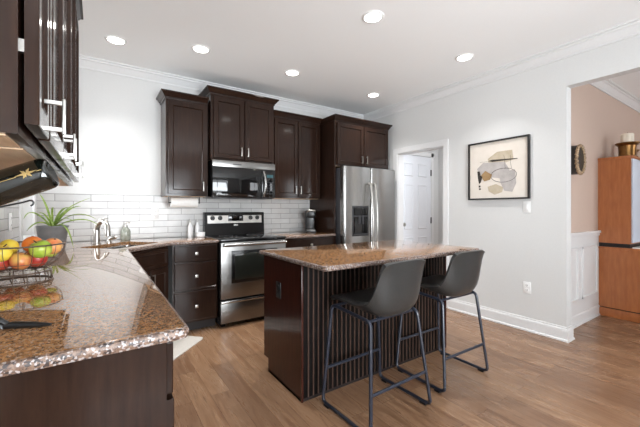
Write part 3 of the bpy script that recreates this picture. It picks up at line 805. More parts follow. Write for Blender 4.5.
obj('display', box(0.285, 0.475, yk(1.125) - 0.006, yk(1.125) + 0.006, 1.085, 1.165, bev=0.002), 'black_glass', cp, label='black clock display')
bm = lathe(bmesh.new(), [(0.03, 0), (0.03, 0.002), (0, 0.003)], 24, (w / 2, 0.5755, 1.035), '-Y')
for v in bm.verts: v.co.z = 1.035 + (v.co.z - 1.035) * 0.35
obj('badge', bm, 'nickel', bg, label='oval silver badge')

# ------------------------------------------------------------------ MICROWAVE
t = thing('microwave', 'over-the-range microwave with black glass door and curved steel handle', 'microwave', (1.046, 3.66, 1.362))
mh = 0.418
obj('body', box(0, w, 0, YB - 3.66 - 0.002, 0.0, mh, bev=0.003), 'black_enamel', t)
obj('vent_strip', box(0, w, -0.022, 0, mh - 0.075, mh - 0.002, bev=0.004), 'steel_h', t)
dr = obj('door', box(0.0, 0.585, -0.022, 0, 0.01, mh - 0.078, bev=0.004), 'black_glass', t)
obj('control_panel', box(0.588, w, -0.020, 0, 0.01, mh - 0.078, bev=0.004), 'black_glass', t)
cp = t.children[-1]
bm = bmesh.new()
for r in range(5):
    for c in range(3):
        bx(bm, 0.645 + c * 0.032, 0.664 + c * 0.032, -0.0215, -0.0195, 0.05 + r * 0.034, 0.062 + r * 0.034)
obj('buttons', bm, 'grey_plastic', cp, label='grey keypad marks')
obj('display', box(0.645, 0.73, -0.0215, -0.0195, 0.25, 0.285), 'display', cp, label='small lit clock display')
bm = bmesh.new()
pts = [(0.602, -0.016, 0.315)] + [(0.602 + 0.012 * math.sin(PI * k / 10), -0.030 - 0.036 * math.sin(PI * k / 10), 0.315 - 0.29 * k / 10) for k in range(11)] + [(0.602, -0.016, 0.025)]
tube(bm, pts, 0.013, 12)
obj('handle', bm, 'steel', dr, label='curved stainless handle')
bm = bmesh.new(); bx(bm, 0.23, 0.33, -0.0235, -0.0215, mh - 0.045, mh - 0.033)
obj('badge', bm, 'grey_plastic', t, label='small grey badge on the steel strip')
obj('vent_grille', box(0.02, w - 0.02, 0.01, 0.33, -0.006, 0.001, bev=0.002), 'grey_plastic', t)

# ------------------------------------------------------------------ REFRIGERATOR
t = thing('refrigerator', 'stainless side-by-side refrigerator with ice dispenser', 'refrigerator', (2.60, 3.285, 0))
fw = 0.93; fh = 1.785; sp = 0.455
bm = box(0, fw, 0.085, 0.70, 0.012, fh - 0.015, bev=0.006)
for x in (0.03, fw - 0.09): bx(bm, x, x + 0.06, 0.12, 0.18, 0, 0.014)
obj('body', bm, 'grey_plastic', t, label='dark grey cabinet sides')
obj('toe_grille', box(0.01, fw - 0.01, 0.05, 0.085, 0.02, 0.09), 'black_plastic', t)
ld = bmesh.new()
dx0, dx1, dz0, dz1 = 0.135, 0.395, 0.89, 1.265
# left door with a cut recess: frame of blocks, rounded front built as one body
def fridge_door(x0, x1):
    bm = bmesh.new()
    prof = [(x0, 0.0845), (x0, 0.02), (x0 + 0.006, 0.008), (x0 + 0.02, 0.001), ((x0 + x1) / 2, -0.006), (x1 - 0.02, 0.001), (x1 - 0.006, 0.008), (x1, 0.02), (x1, 0.0845)]
    prism(bm, prof, 0.10, fh)
    return bm
ldo = obj('door', fridge_door(0.0, sp), 'steel', t, ang=0.9)
rdo = obj('door', fridge_door(sp + 0.008, fw), 'steel', t, ang=0.9)
dp = obj('dispenser', box(dx0 - 0.008, dx1 + 0.008, -0.011, 0.0, dz0 - 0.01, dz1 + 0.01, bev=0.003), 'grey_plastic', ldo, label='dark grey dispenser frame')
obj('dispenser_recess', box(dx0 + 0.01, dx1 - 0.01, -0.0125, -0.010, dz0 + 0.02, dz0 + 0.24, bev=0.001), 'black_glass', dp, label='black recess panel')
obj('dispenser_controls', box(dx0 + 0.01, dx1 - 0.01, -0.013, -0.010, dz0 + 0.26, dz1 - 0.01, bev=0.001), 'black_enamel', dp, label='black touch panel')
bm = bmesh.new(); bx(bm, dx0 + 0.085, dx0 + 0.12, -0.03, -0.012, dz0 + 0.15, dz0 + 0.25, 0.004); bx(bm, dx0 + 0.14, dx0 + 0.175, -0.03, -0.012, dz0 + 0.15, dz0 + 0.25, 0.004)
obj('spouts', bm, 'grey_plastic', dp)
obj('drip_tray', box(dx0 + 0.01, dx1 - 0.01, -0.03, -0.010, dz0, dz0 + 0.018, bev=0.003), 'grey_plastic', dp)
for par, x in ((ldo, sp - 0.035), (rdo, sp + 0.043)):
    s = -1 if x < sp else 1
    pts = [(x, 0.002, 1.575)] + [(x, -0.040 - 0.042 * math.sin(PI * k / 14), 1.57 - 1.0 * k / 14) for k in range(15)] + [(x, 0.002, 0.565)]
    obj('handle', tube(bmesh.new(), pts, 0.0135, 12), 'nickel', par, label='long curved bright handle')
obj('hinge_cover', box(0.02, fw - 0.02, 0.01, 0.10, fh - 0.001, fh + 0.008, bev=0.002), 'grey_plastic', t)

# ------------------------------------------------------------------ COFFEE MAKER
t = thing('coffee_maker', 'black single-serve coffee maker on the short worktop by the refrigerator', 'coffee maker', (2.42, 3.80, 0.915), -0.45)
obj('body', box(-0.062, 0.062, 0.02, 0.13, 0.0, 0.30, bev=0.02, seg=3), 'black_plastic', t)
obj('head', box(-0.060, 0.060, -0.10, 0.05, 0.20, 0.31, bev=0.025, seg=3), 'black_plastic', t)
obj('lid_handle', tube(bmesh.new(), [(-0.048, -0.092, 0.28), (-0.044, -0.112, 0.295), (0, -0.122, 0.302), (0.044, -0.112, 0.295), (0.048, -0.092, 0.28)], 0.011, 10), 'nickel', t, label='silver lid handle')
obj('drip_tray', box(-0.062, 0.062, -0.115, 0.03, 0.0, 0.035, bev=0.006), 'black_plastic', t)
obj('drip_grate', box(-0.055, 0.055, -0.108, 0.01, 0.034, 0.038, bev=0.001), 'nickel', t, label='steel drip grate')
obj('water_tank', box(-0.055, 0.055, 0.132, 0.175, 0.0, 0.28, bev=0.012), 'grey_plastic', t, label='smoky grey water tank')

# ------------------------------------------------------------------ ISLAND
t = thing('kitchen_island', 'dark red-brown kitchen island with beadboard front under the stools', 'kitchen island', (0, 0, 0))
bx0, bx1, by0, by1 = 1.078, 2.575, 1.807, 2.366
bm = prism(bmesh.new(), [(by0, 0.0), (by1 - 0.075, 0.0), (by1 - 0.075, 0.10), (by1, 0.10), (by1, ZC), (by0, ZC)], bx0, bx1, 'YZ')
obj('body', bm, 'espresso_island', t, smooth=False)
bm = bmesh.new()
bx(bm, bx0, bx1, by0 - 0.006, by0 - 0.0005, 0.02, ZC)
obj('beadboard', bm, 'groove_shade', t, smooth=False)
n = 37
for k in range(1, n + 1):
    x = bx0 + 0.012 + (bx1 - bx0 - 0.024) * k / (n + 1)
    bm = bmesh.new(); prism(bm, [(x - 0.0050, by0 - 0.005), (x - 0.003, by0 - 0.012), (x + 0.003, by0 - 0.012), (x + 0.0050, by0 - 0.005)][::-1], 0.022, ZC - 0.002)
    obj('bead', bm, 'rib_lit', t, smooth=False, label='vertical bead of the island front, caught light painted into its tone')
for x in (bx0 - 0.003, bx1 - 0.012):
    obj('corner_trim', box(x, x + 0.015, by0 - 0.013, by0 + 0.002, 0.0, ZC, bev=0.003), 'espresso_island', t)
bm = moulding([(bx1 + 0.0, by1 - 0.08), (bx1, by0 - 0.006), (bx0, by0 - 0.006), (bx0, by1 - 0.08)], [(0, 0), (0.016, 0), (0.016, 0.01), (0.010, 0.018), (0, 0.02)], 0.0, -1)
obj('shoe_moulding', bm, 'toe', t)
for a, b in ((0.0, 0.49), (0.497, 0.987), (0.993, 1.483)):
    bm = bmesh.new(); bx(bm, bx0 + a + 0.01, bx0 + b - 0.005, by1, by1 + 0.02, 0.12, 0.86, 0.003)
    obj('door', bm, 'espresso_island', t)
plate('outlet', (bx0 - 0.0005, 2.115, 0.655), -PI / 2, 'black wall outlet on the end panel of the island', 'outlet', 'outlet', 'black_plastic', 'black_enamel')

# ------------------------------------------------------------------ STOOLS
def bez(p0, p1, p2, n=6):
    return [tuple((1 - s) ** 2 * a + 2 * s * (1 - s) * b + s * s * c for a, b, c in zip(p0, p1, p2)) for s in [k / n for k in range(n + 1)]]
def make_stool(label):
    t = thing('bar_stool', label, 'stool', (0, 0, 0), 0, 'counter stools at the island')
    # bucket shell, local +y = front; centreline profile (y, z, halfwidth, side rise)
    prof = [(0.215, 0.640, 0.185, 0.000), (0.195, 0.655, 0.200, 0.004), (0.13, 0.652, 0.214, 0.014), (0.05, 0.634, 0.222, 0.034), (-0.05, 0.610, 0.227, 0.060),
            (-0.14, 0.600, 0.229, 0.084), (-0.203, 0.618, 0.229, 0.092), (-0.236, 0.675, 0.226, 0.074), (-0.246, 0.750, 0.217, 0.050), (-0.250, 0.83, 0.204, 0.032), (-0.256, 0.905, 0.190, 0.016), (-0.260, 0.938, 0.180, 0.004)]
    bm = bmesh.new(); nu = 16; rows = []
    for i, (y, z, hw, rise) in enumerate(prof):
        a = Vector(prof[min(i + 1, len(prof) - 1)][:2]) - Vector(prof[max(i - 1, 0)][:2]); a.normalize()
        nrm = Vector((-a.y * -1, a.x * -1))   # inner side normal (towards sitter): rotate tangent
        nrm = Vector((a.y, -a.x))
        row = []
        for k in range(nu + 1):
            u = -1 + 2 * k / nu
            e = abs(u) ** 3.0
            x = hw * u * (1 - 0.05 * e)
            yy = y + nrm.x * rise * e * 1.15; zz = z + nrm.y * rise * e * 1.15
            if i == len(prof) - 1: zz -= 0.018 * abs(u) ** 4
            row.append(bm.verts.new((x, yy, zz)))
        rows.append(row)
    for a, b in zip(rows, rows[1:]):
        for k in range(nu): bm.faces.new((a[k], a[k + 1], b[k + 1], b[k]))
    bmesh.ops.recalc_face_normals(bm, faces=bm.faces[:])
    bmesh.ops.solidify(bm, geom=bm.faces[:], thickness=0.024)
    s = obj('seat', bm, 'leather', t, ang=1.2)
    md = s.modifiers.new('soften', 'BEVEL'); md.width = 0.008; md.segments = 3; md.limit_method = 'ANGLE'; md.angle_limit = 0.9
    md = s.modifiers.new('smooth', 'SUBSURF'); md.levels = 1; md.render_levels = 1
    r = 0.0105
    for sx_ in (-1, 1):
        ft = (sx_ * 0.205, 0.175, 0.628); rt = (sx_ * 0.200, -0.165, 0.604)
        ff = (sx_ * 0.258, 0.205, r + 0.008); rf = (sx_ * 0.258, -0.225, r + 0.008)
        def lerp(a, b, s): return tuple(p + (q - p) * s for p, q in zip(a, b))
        pts = [lerp(ft, ff, 0.06)]
        loop = []
        loop += bez(lerp(ft, rt, 0.12), ft, lerp(ft, ff, 0.06))
        loop += bez(lerp(ff, ft, 0.06), ff, lerp(ff, rf, 0.10))
        loop += bez(lerp(rf, ff, 0.10), rf, lerp(rf, rt, 0.06))
        loop += bez(lerp(rt, rf, 0.06), rt, lerp(rt, ft, 0.12))
        fr = obj('leg_frame', tube(bmesh.new(), loop, r, 10, closed=True), 'black_metal', t)
        for y in (0.16, -0.17):
            obj('foot_glide', box(sx_ * 0.258 - 0.012, sx_ * 0.258 + 0.012, y - 0.022, y + 0.022, 0.0, 0.014, bev=0.003), 'black_plastic', fr)
    s_ = 0.66
    for (yt, yf) in ((0.175, 0.205), (-0.165, -0.225)):
        f = (0.628 - 0.225) / 0.61
        x = 0.205 + 0.053 * f; y = yt + (yf - yt) * f
        obj('footrest', tube(bmesh.new(), [(-x, y, 0.225), (x, y, 0.225)], 0.0095, 10), 'black_metal', t)
    for y, z in ((0.15, 0.626), (-0.13, 0.594)):
        obj('cross_bar', tube(bmesh.new(), [(-0.205, y, z), (0.205, y, z)], 0.009, 8), 'black_metal', t)
    return t
st = make_stool('charcoal leather bar stool nearer the front, at the middle of the island')
st.location = (1.450, 1.522, 0); st.rotation_euler = (0, 0, 0.03)
copy_thing(st, (2.165, 1.560, 0), -0.01, 'charcoal leather bar stool at the far right end of the island')

# ------------------------------------------------------------------ FRUIT BOWL
BX, BY, BZ = -0.285, 1.93, 0.915
t = thing('fruit_bowl', 'brown wire fruit bowl on a ring foot on the left worktop', 'bowl', (BX, BY, BZ))
RB = 0.162
def ring(R, z, n=48): return [(R * math.cos(2 * PI * k / n), R * math.sin(2 * PI * k / n), z) for k in range(n)]
def bowl_r(s): return 0.055 + (RB - 0.055) * math.sin(s * PI / 2) ** 0.8
def bowl_z(s): return 0.055 + 0.108 * (1 - math.cos(s * PI / 2))
bm = tube(bmesh.new(), ring(RB, 0.163), 0.0032, 8, closed=True); obj('rim', bm, 'wire', t)
bm = bmesh.new()
for s in (0.02, 0.5): tube(bm, ring(bowl_r(s), bowl_z(s)), 0.0014, 6, closed=True)
for k in range(22):
    a = 2 * PI * k / 22
    tube(bm, [(bowl_r(s) * math.cos(a), bowl_r(s) * math.sin(a), bowl_z(s)) for s in [q / 8 for q in range(9)]], 0.0013, 6)
tube(bm, [(0.0, -0.055, 0.055), (0, 0.055, 0.055)], 0.0018, 6); tube(bm, [(-0.055, 0, 0.055), (0.055, 0, 0.055)], 0.0018, 6)
obj('basket', bm, 'wire', t)
bm = bmesh.new()
tube(bm, ring(0.118, 0.0035), 0.0035, 8, closed=True); tube(bm, ring(0.112, 0.045), 0.003, 8, closed=True)
for k in range(16):
    a = 2 * PI * k / 16; tube(bm, [(0.118 * math.cos(a), 0.118 * math.sin(a), 0.003), (0.112 * math.cos(a), 0.112 * math.sin(a), 0.045)], 0.0022, 6)
for k in range(8):
    a = 2 * PI * k / 8; tube(bm, [(0.112 * math.cos(a), 0.112 * math.sin(a), 0.045), (0.085 * math.cos(a), 0.085 * math.sin(a), 0.064)], 0.0022, 6)
obj('ring_foot', bm, 'wire', t)

def fruit(name, kind, x, y, z, r, m, label, tilt=(0, 0), group=None):
    t = thing(name, label, 'fruit', (BX + x, BY + y, BZ + z)); t.rotation_euler = (tilt[0], tilt[1], random.random() * 6)
    if kind == 'lemon':
        prof = [(0, -1.28), (0.12, -1.22), (0.3, -1.1), (0.7, -0.75), (0.94, -0.3), (1, 0), (0.94, 0.3), (0.7, 0.75), (0.3, 1.1), (0.12, 1.24), (0, 1.3)]
    elif kind == 'apple':
        prof = [(0, -0.72), (0.18, -0.80), (0.45, -0.86), (0.78, -0.62), (0.98, -0.15), (1.0, 0.15), (0.86, 0.58), (0.55, 0.84), (0.28, 0.84), (0.1, 0.70), (0, 0.62)]
    else:
        prof = [(math.sin(PI * k / 12), -math.cos(PI * k / 12) * 0.96) for k in range(13)]
    bm = lathe(bmesh.new(), [(a * r, b * r) for a, b in prof], 24, cap=False)
    bmesh.ops.remove_doubles(bm, verts=bm.verts[:], dist=1e-5)
    obj('flesh', bm, m, t, ang=3)
    if kind == 'apple':
        obj('stalk', tube(bmesh.new(), [(0, 0, 0.6 * r), (0.004, 0, 0.85 * r), (0.01, 0, 1.12 * r)], [0.0022, 0.002, 0.0026], 6), 'stem', t, label='brown stalk')
    else:
        obj('stem_end', lathe(bmesh.new(), [(0.0, 0.0025), (0.004, 0.002), (0.005, 0)], 10, (0, 0, (1.28 if kind == 'lemon' else 0.955) * r), cap=False), 'stem', t, label='small brown stem end')
FR = []
# lower layer
FR.append(('apple', 'apple', -0.055, -0.055, 0.098, 0.037, 'red_apple', 'red apple low in the bowl, front, under the yellow fruit'))
FR.append(('apple', 'apple', 0.022, -0.085, 0.106, 0.036, 'gala', 'blush yellow apple low in the front of the bowl', (0.3, 0.2)))
FR.append(('apple', 'apple', 0.085, -0.030, 0.106, 0.035, 'red_apple', 'red apple low in the bowl, below the green apple', (0.2, -0.3)))
FR.append(('peach', 'round', 0.060, 0.055, 0.103, 0.036, 'peach_fruit', 'blush peach low at the back of the bowl'))
FR.append(('apple', 'apple', -0.030, 0.040, 0.095, 0.036, 'red_apple', 'red apple at the bottom centre of the bowl', (0.4, 0)))
FR.append(('orange', 'round', -0.095, 0.030, 0.107, 0.036, 'orange', 'orange low in the bowl against the wall side'))
# upper layer
FR.append(('lemon', 'lemon', -0.080, -0.075, 0.162, 0.032, 'lemon', 'yellow lemon on top at the wall side of the bowl', (1.3, 0.3)))
FR.append(('lemon', 'lemon', -0.028, -0.012, 0.166, 0.033, 'lemon', 'yellow lemon on top in the middle of the bowl', (1.4, 0.9)))
FR.append(('apple', 'apple', -0.012, -0.088, 0.168, 0.034, 'lemon', 'yellow apple on top at the front of the bowl', (0.2, 0.2)))
FR.append(('apple', 'apple', 0.058, -0.075, 0.170, 0.038, 'green_apple', 'green apple on top of the fruit bowl', (-0.3, 0.25)))
FR.append(('orange', 'round', 0.052, 0.020, 0.174, 0.036, 'orange', 'orange on top of the pile, behind the green apple'))
FR.append(('peach', 'round', 0.112, -0.010, 0.168, 0.036, 'peach_fruit', 'blush peach resting against the kitchen-side rim of the bowl', (0.5, 0)))
FR.append(('lime', 'lemon', 0.118, 0.060, 0.158, 0.025, 'green_apple', 'small green lime at the far rim of the bowl', (1.2, 0.2)))
pos = [Vector(f[2:5]) for f in FR]
FS = 1.05
rad = [f[5] * FS * (1.13 if f[1] == 'lemon' else 1.02) for f in FR]
PROF = [(bowl_r(q / 40), bowl_z(q / 40)) for q in range(41)] + [(RB, 0.163 + 0.01 * q) for q in range(1, 8)] + [(0.011 * q, 0.055) for q in range(5)]
def keep_in(p, q):
    """keep a sphere clear of the bowl wall"""
    d = math.hypot(p.x, p.y)
    br, bz = min(PROF, key=lambda e: (e[0] - d) ** 2 + (e[1] - p.z) ** 2)
    vx, vz = d - br, p.z - bz; L = math.hypot(vx, vz) or 1e-6
    inside = vx <= 0.0 or vz > 0.0
    g = q + 0.004 - L if inside else q + 0.004 + L
    if g > 0:
        sgn = 1 if inside else -1
        nd = max(0.0, d + sgn * vx / L * g); p.z += sgn * vz / L * g
        k_ = nd / d if d > 1e-6 else 1; p.x *= k_; p.y *= k_
for it in range(900):
    for i in range(len(FR)):
        for k in range(i):
            v = pos[i] - pos[k]; g = rad[i] + rad[k] - v.length
            if g > 0:
                v = v.normalized() * (g * 0.5 + 1e-5); pos[i] += v; pos[k] -= v
        if it < 250: pos[i].z -= 0.0003
        keep_in(pos[i], rad[i])
for f, p in zip(FR, pos): fruit(*f[:2], p.x, p.y, p.z, f[5] * FS, *f[6:])

# ------------------------------------------------------------------ SPIDER PLANT
t = thing('potted_spider_plant', 'spider plant with long striped leaves in a grey pot by the window', 'plant', (-0.285, 3.28, 0.915))
bm = lathe(bmesh.new(), [(0.074, 0), (0.078, 0.006), (0.098, 0.175), (0.102, 0.18), (0.102, 0.19), (0.094, 0.19), (0.092, 0.165), (0, 0.165)], 32)
obj('pot', bm, 'pot', t)
obj('soil', lathe(bmesh.new(), [(0.091, 0.166), (0.05, 0.174), (0, 0.176)], 24, cap=False), 'soil', t)
Rv = Vector((math.cos(YAW), -math.sin(YAW), 0)); Fv = Vector((math.sin(YAW), math.cos(YAW), 0))
bm = bmesh.new()
def leaf(r1, h1, r2, h2, dep, wd=0.020):
    """arc from crown via (r1,h1) to (r2,h2); r to the right as seen from the kitchen, h above the soil"""
    p0 = Vector((0, 0, 0.17)); p1 = Rv * r1 + Fv * dep * 0.5 + Vector((0, 0, 0.17 + h1)); p2 = Rv * r2 + Fv * dep + Vector((0, 0, 0.17 + h2))
    pts = [Vector(q) for q in bez(p0, p1, p2, 12)]
    L = []; 
    for i, p in enumerate(pts):
        tn = (pts[min(i + 1, 12)] - pts[max(i - 1, 0)]).normalized()
        side = tn.cross(Vector((0.25, -0.6, 0.75))).normalized()
        s = i / 12; wv = wd * (0.55 + 0.6 * s) * (1 - s ** 2.6) + 0.0006
        up = side.cross(tn).normalized()
        L.append([bm.verts.new(p - side * wv * 0.5 + up * wv * 0.2), bm.verts.new(p), bm.verts.new(p + side * wv * 0.5 + up * wv * 0.2)])
    for a, b in zip(L, L[1:]):
        for k in range(2): bm.faces.new((a[k], a[k + 1], b[k + 1], b[k]))
for a in ((-0.05, 0.19, -0.12, 0.27, 0.02), (-0.16, 0.20, -0.20, 0.07, -0.03), (0.05, 0.16, 0.27, 0.235, 0.03), (0.16, 0.17, 0.34, 0.07, 0.0),
          (0.10, 0.11, 0.22, 0.06, -0.08), (0.13, 0.10, 0.20, -0.15, -0.05), (0.02, 0.17, 0.07, 0.16, 0.08), (-0.02, 0.13, -0.04, 0.12, -0.08),
          (0.09, 0.18, 0.16, 0.17, 0.08), (-0.08, 0.10, -0.15, -0.02, -0.06), (0.04, 0.09, 0.10, 0.02, -0.12), (0.20, 0.12, 0.30, 0.02, 0.08), (0.0, 0.22, 0.03, 0.14, -0.03)):
    leaf(*a)
o = obj('foliage', bm, 'leaf', t, ang=3)
md = o.modifiers.new('thickness', 'SOLIDIFY'); md.thickness = 0.0012

# ------------------------------------------------------------------ WINE BOTTLE ON ITS STAND
RX, RY = math.cos(YAW), -math.sin(YAW)
BP = Vector((-0.096, 1.092, 1.330))                     # base end of the bottle
t = thing('wine_bottle', 'dark glass wine bottle with gold emblem tilted in its stand', 'wine bottle', BP)
ax = Vector((-0.200, 0.035, -0.088)).normalized()       # base end -> neck
zq = Vector((0, 0, 1)).rotation_difference(ax)
t.rotation_mode = 'QUATERNION'; t.rotation_quaternion = zq
prof = [(0.0, 0.012), (0.02, 0.008), (0.030, 0.0), (0.036, 0.002), (0.0395, 0.010), (0.0405, 0.022), (0.0405, 0.215), (0.037, 0.235), (0.024, 0.258), (0.0165, 0.275), (0.0150, 0.325), (0.0168, 0.327), (0.0168, 0.337), (0.014, 0.339), (0, 0.339)]
obj('glass', lathe(bmesh.new(), prof, 36, cap=False), 'bottle', t, ang=0.9)
bm = lathe(bmesh.new(), [(0.0168, 0.278), (0.0156, 0.325), (0.0174, 0.327), (0.0174, 0.338), (0.0, 0.3405)], 28, cap=False); obj('capsule', bm, 'black_plastic', t)
# emblem faces the camera: direction from bottle towards camera in bottle space
inv = zq.inverted(); tc = inv @ (-(Fv) + Vector((0, 0, -0.05))); a0 = math.atan2(tc.y, tc.x)
bm = bmesh.new()
def on(a, z, r=0.0409): return (r * math.cos(a0 + a), r * math.sin(a0 + a), z)
cz_ = 0.041
star = []
for k in range(16):
    q = 2 * PI * k / 16; rr = (0.024, 0.007, 0.014, 0.007)[k % 4]
    star.append((rr * math.cos(q) / 0.037, cz_ + rr * math.sin(q)))
cvert = bm.verts.new(on(0.05, cz_)); vs = [bm.verts.new(on(0.05 + a, z)) for a, z in star]
for i in range(16): bm.faces.new((cvert, vs[i], vs[(i + 1) % 16]))
for z0, z1 in ((0.010, 0.020), (0.062, 0.16)):
    q = [bm.verts.new(on(a, z)) for a, z in ((-0.02, z0), (0.02, z0), (0.02, z1), (-0.02, z1))]; bm.faces.new(q)
obj('emblem', bm, 'gold', t, label='gold foil emblem')
t = thing('wine_bottle_stand', 'black metal stand holding the tilted wine bottle on the worktop', 'bottle stand', (-0.155, 1.175, 0.915))
def sp_(r, f, z): return (Rv.x * r + Fv.x * f, Rv.y * r + Fv.y * f, z)
bm = tube(bmesh.new(), [sp_(-0.05, -0.012, 0.008), sp_(-0.03, -0.006, 0.009), sp_(0.02, 0, 0.008), sp_(0.06, 0.004, 0.007)], [0.009, 0.010, 0.008, 0.004], 10)
tube(bm, [sp_(-0.05, -0.012, 0.008), sp_(-0.10, 0.03, 0.008), sp_(-0.14, 0.05, 0.007)], [0.009, 0.008, 0.005], 10)
obj('foot', bm, 'black_plastic', t)
bm = bmesh.new()
# collar round the neck and a curled support under the body
cpos = BP + ax * 0.285 - Vector((-0.155, 1.175, 0.915))
u_ = ax.cross(Vector((0, 0, 1))).normalized(); w_ = ax.cross(u_)
tube(bm, [tuple(cpos + (u_ * math.cos(2 * PI * k / 24) + w_ * math.sin(2 * PI * k / 24)) * 0.0225) for k in range(24)], 0.0055, 8, closed=True)
obj('collar', bm, 'black_plastic', t)
pe = cpos - Vector((0, 0, 0.024)); ps = Vector(sp_(-0.045, -0.01, 0.012))
obj('post', tube(bmesh.new(), bez(ps, ps.lerp(pe, 0.4) + Rv * -0.09, pe, 12), 0.0075, 10), 'black_plastic', t)
bpos = BP + ax * 0.085 - Vector((-0.155, 1.175, 0.915))
dn = w_ if w_.z < 0 else -w_
b0 = bpos + dn * 0.0455
curl = [cpos - Vector((0, 0, 0.03)), cpos.lerp(b0, 0.5) + dn * 0.012, b0 - ax * 0.0 + dn * 0.004]
tip = [b0 + dn * (0.004 + 0.007 * (1 - math.cos(q))) - ax * (0.010 + 0.009 * math.sin(q)) for q in [PI * k / 8 for k in range(1, 9)]]
obj('cradle', tube(bmesh.new(), [tuple(p) for p in curl + tip], 0.0022, 8), 'black_plastic', t)

# ------------------------------------------------------------------ FLOOR MAT
bm = bmesh.new()
slab(bm, round_poly([(-0.37, -0.17), (0.37, -0.17), (0.37, 0.17), (-0.37, 0.17)], 0.04), 0.0005, 0.012, r=0.004)
o = obj('floor_mat', bm, ['mat', 'mat'], loc=(0.470, 3.080, 0)); o.rotation_euler = (0, 0, PI / 4)
tag(o, 'light grey cushioned kitchen mat on the floor in front of the sink', 'mat')

# ------------------------------------------------------------------ PICTURE
py0, py1, pz0, pz1 = 1.552, 2.208, 1.338, 1.985
t = thing('framed_picture', 'black framed abstract collage print on the right wall', 'picture', (XR, py0, pz0))
pw, ph = py1 - py0, pz1 - pz0
# local: x = toward wall (0 at wall), y along wall, z up; front at x = -0.035. left edge of picture = far end (y = pw)
bm = bmesh.new(); fw_ = 0.016
bx(bm, -0.035, -0.001, 0, fw_, 0, ph, 0.001); bx(bm, -0.035, -0.001, pw - fw_, pw, 0, ph, 0.001)
bx(bm, -0.035, -0.001, fw_, pw - fw_, 0, fw_, 0.001); bx(bm, -0.035, -0.001, fw_, pw - fw_, ph - fw_, ph, 0.001)
obj('frame', bm, 'frame_black', t)
obj('print', box(-0.014, -0.003, fw_, pw - fw_, fw_, ph - fw_), 'art_paper', t, smooth=False)
pr = t.children[-1]
def patch(pts, lvl, m, nm='collage_shape'):
    """pts in (u,v) fractions, u from the left of the picture, v from the top"""
    bm = bmesh.new(); y = [(pw * (1 - u), ph * (1 - v)) for u, v in pts]
    prism(bm, y, -0.0142 - 0.0007 * lvl, -0.0138, 'YZ')
    obj(nm, bm, m, pr, smooth=False)
patch([(0.34, 0.30), (0.50, 0.20), (0.74, 0.20), (0.76, 0.36), (0.55, 0.42), (0.36, 0.40)], 1, 'art_beige')
patch([(0.15, 0.46), (0.26, 0.36), (0.62, 0.38), (0.70, 0.52), (0.60, 0.66), (0.40, 0.62), (0.22, 0.56)], 2, 'art_grey')
patch([(0.52, 0.56), (0.78, 0.52), (0.80, 0.74), (0.74, 0.88), (0.62, 0.86), (0.56, 0.74)], 3, 'art_grey')
patch([(0.34, 0.78), (0.48, 0.74), (0.60, 0.80), (0.58, 0.88), (0.46, 0.92), (0.36, 0.86)], 3, 'art_beige')
patch([(0.22, 0.58), (0.30, 0.50), (0.42, 0.58), (0.38, 0.66), (0.28, 0.68)], 4, 'art_tan')
patch([(0.16, 0.50), (0.20, 0.50), (0.22, 0.58), (0.25, 0.60), (0.22, 0.70), (0.19, 0.72), (0.17, 0.62)], 5, 'art_dark')
patch([(0.185, 0.75), (0.215, 0.75), (0.215, 0.78), (0.185, 0.78)], 5, 'art_dark')
patch([(0.19, 0.80), (0.22, 0.80), (0.22, 0.825), (0.19, 0.825)], 5, 'art_dark')
patch([(0.36, 0.338), (0.42, 0.325), (0.62, 0.335), (0.82, 0.345), (0.82, 0.355), (0.60, 0.358), (0.42, 0.36)], 5, 'art_dark')
bm = bmesh.new()
def pc(u, v): return (-0.0155, pw * (1 - u), ph * (1 - v))
tube(bm, [pc(0.60 + 0.205 * math.cos(q), 0.60 + 0.115 * math.sin(q)) for q in [2 * PI * k / 40 for k in range(40)]], 0.0022, 6, closed=True)
tube(bm, [pc(0.61, 0.27), pc(0.625, 0.40), pc(0.63, 0.50)], 0.0014, 6); tube(bm, [pc(0.71, 0.28), pc(0.715, 0.42), pc(0.73, 0.50)], 0.0012, 6)
tube(bm, [pc(0.20, 0.345), pc(0.40, 0.345)], 0.001, 6)
obj('ink_lines', bm, 'art_dark', pr)

# ------------------------------------------------------------------ DINING ROOM: hutch, bowls, ornament
HX0 = 4.855
t = thing('china_hutch', 'cherry wood hutch with a deeper lower cabinet against the peach wall', 'hutch', (HX0, YD - 0.001, 0))
# local y negative = toward the room
obj('upper_case', box(0, 1.5, -0.285, 0, 0.845, 1.80), 'hutch', t, smooth=False)
obj('top_board', box(-0.012, 1.512, -0.297, 0, 1.80, 1.825, bev=0.003), 'hutch', t)
for x0, x1 in ((0.02, 0.745), (0.755, 1.48)):
    d_ = obj('door', box(x0, x1, -0.302, -0.286, 0.86, 1.79, bev=0.002), 'hutch_glass_reflect', t, label='glass door, pale reflection painted into its colour')
obj('middle_ledge', box(-0.012, 1.512, -0.50, 0, 0.775, 0.80, bev=0.003), 'hutch', t)
obj('lower_top', box(0.02, 1.512, -0.50, -0.295, 0.80, 0.812), 'ceramic', t, label='white ledge surface')
obj('riser', box(0.012, 1.488, -0.275, 0, 0.80, 0.846), 'toe', t, smooth=False)  # dark colour stands in for shade in the gap under the upper case
obj('reveal', box(0.010, 1.49, -0.465, 0, 0.095, 0.108), 'toe', t, smooth=False, label='dark strip above the plinth, gap shade put into its colour')  # dark colour stands in for shade in the joint over the plinth
obj('lower_case', box(0, 1.5, -0.48, 0, 0.107, 0.775), 'hutch', t, smooth=False)
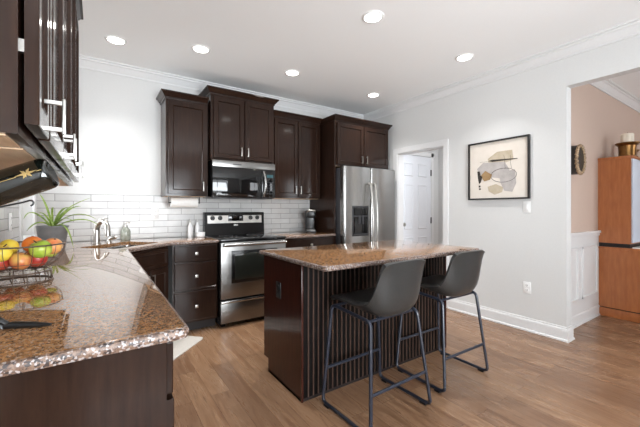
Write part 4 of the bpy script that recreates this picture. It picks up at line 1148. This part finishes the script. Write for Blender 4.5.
for x0, x1 in ((0.02, 0.745), (0.755, 1.48)):
    d_ = obj('door', box(x0, x1, -0.50, -0.481, 0.12, 0.76, bev=0.003), 'hutch', t)
    obj('knob', lathe(bmesh.new(), [(0.008, 0), (0.008, 0.012), (0.016, 0.02), (0, 0.026)], 14, (x1 - 0.05 if x0 < 0.5 else x0 + 0.05, -0.50, 0.5), '-Y'), 'brass', d_, label='brass knob')
obj('plinth', box(-0.008, 1.508, -0.49, 0, 0.0, 0.096, bev=0.003), 'hutch', t)

def candle_holder(x, y, s, label):
    t = thing('candle_holder', label, 'candle holder', (x, y, 1.825), 0, 'brass candle holders on the hutch')
    prof = [(0.055, 0), (0.055, 0.01), (0.046, 0.018), (0.046, 0.06), (0.05, 0.085), (0.064, 0.098), (0.066, 0.106), (0.06, 0.106), (0.045, 0.095), (0, 0.095)]
    obj('cup', lathe(bmesh.new(), [(a * s, b * s) for a, b in prof], 24), 'brass', t)
    obj('candle', lathe(bmesh.new(), [(0.035 * s, 0.095 * s), (0.035 * s, 0.165 * s), (0.03 * s, 0.17 * s), (0, 0.168 * s)], 20), 'wax', t, label='ivory pillar candle')
    obj('wick', tube(bmesh.new(), [(0, 0, 0.167 * s), (0.001, 0, 0.182 * s)], 0.0015, 6), 'stem', t)
candle_holder(5.14, 1.17, 1.7, 'brass candle holder with ivory candle at the near end of the hutch top')
candle_holder(5.42, 1.20, 1.2, 'smaller brass candle holder with ivory candle farther along the hutch top')

t = thing('wall_ornament', 'dark oval wall ornament with beaded brown rim on the peach wall', 'wall decoration', (4.06, YD, 1.735))
bm = lathe(bmesh.new(), [(0.0, 0.002), (0.105, 0.002), (0.112, 0.01), (0.112, 0.075), (0.10, 0.082), (0, 0.084)], 40, (0, 0, 0), '-Y', cap=False)
for v in bm.verts: v.co.z *= 1.32
obj('drum', bm, 'frame_black', t)
bm = bmesh.new()
for k in range(40):
    a = 2 * PI * k / 40
    bmesh.ops.create_icosphere(bm, subdivisions=1, radius=0.018, matrix=Matrix.Translation((0.105 * math.cos(a), -0.082 - 0.004 * (k % 2), 0.14 * math.sin(a))))
obj('beaded_rim', bm, 'rope', t, label='brown and cream beaded rim')
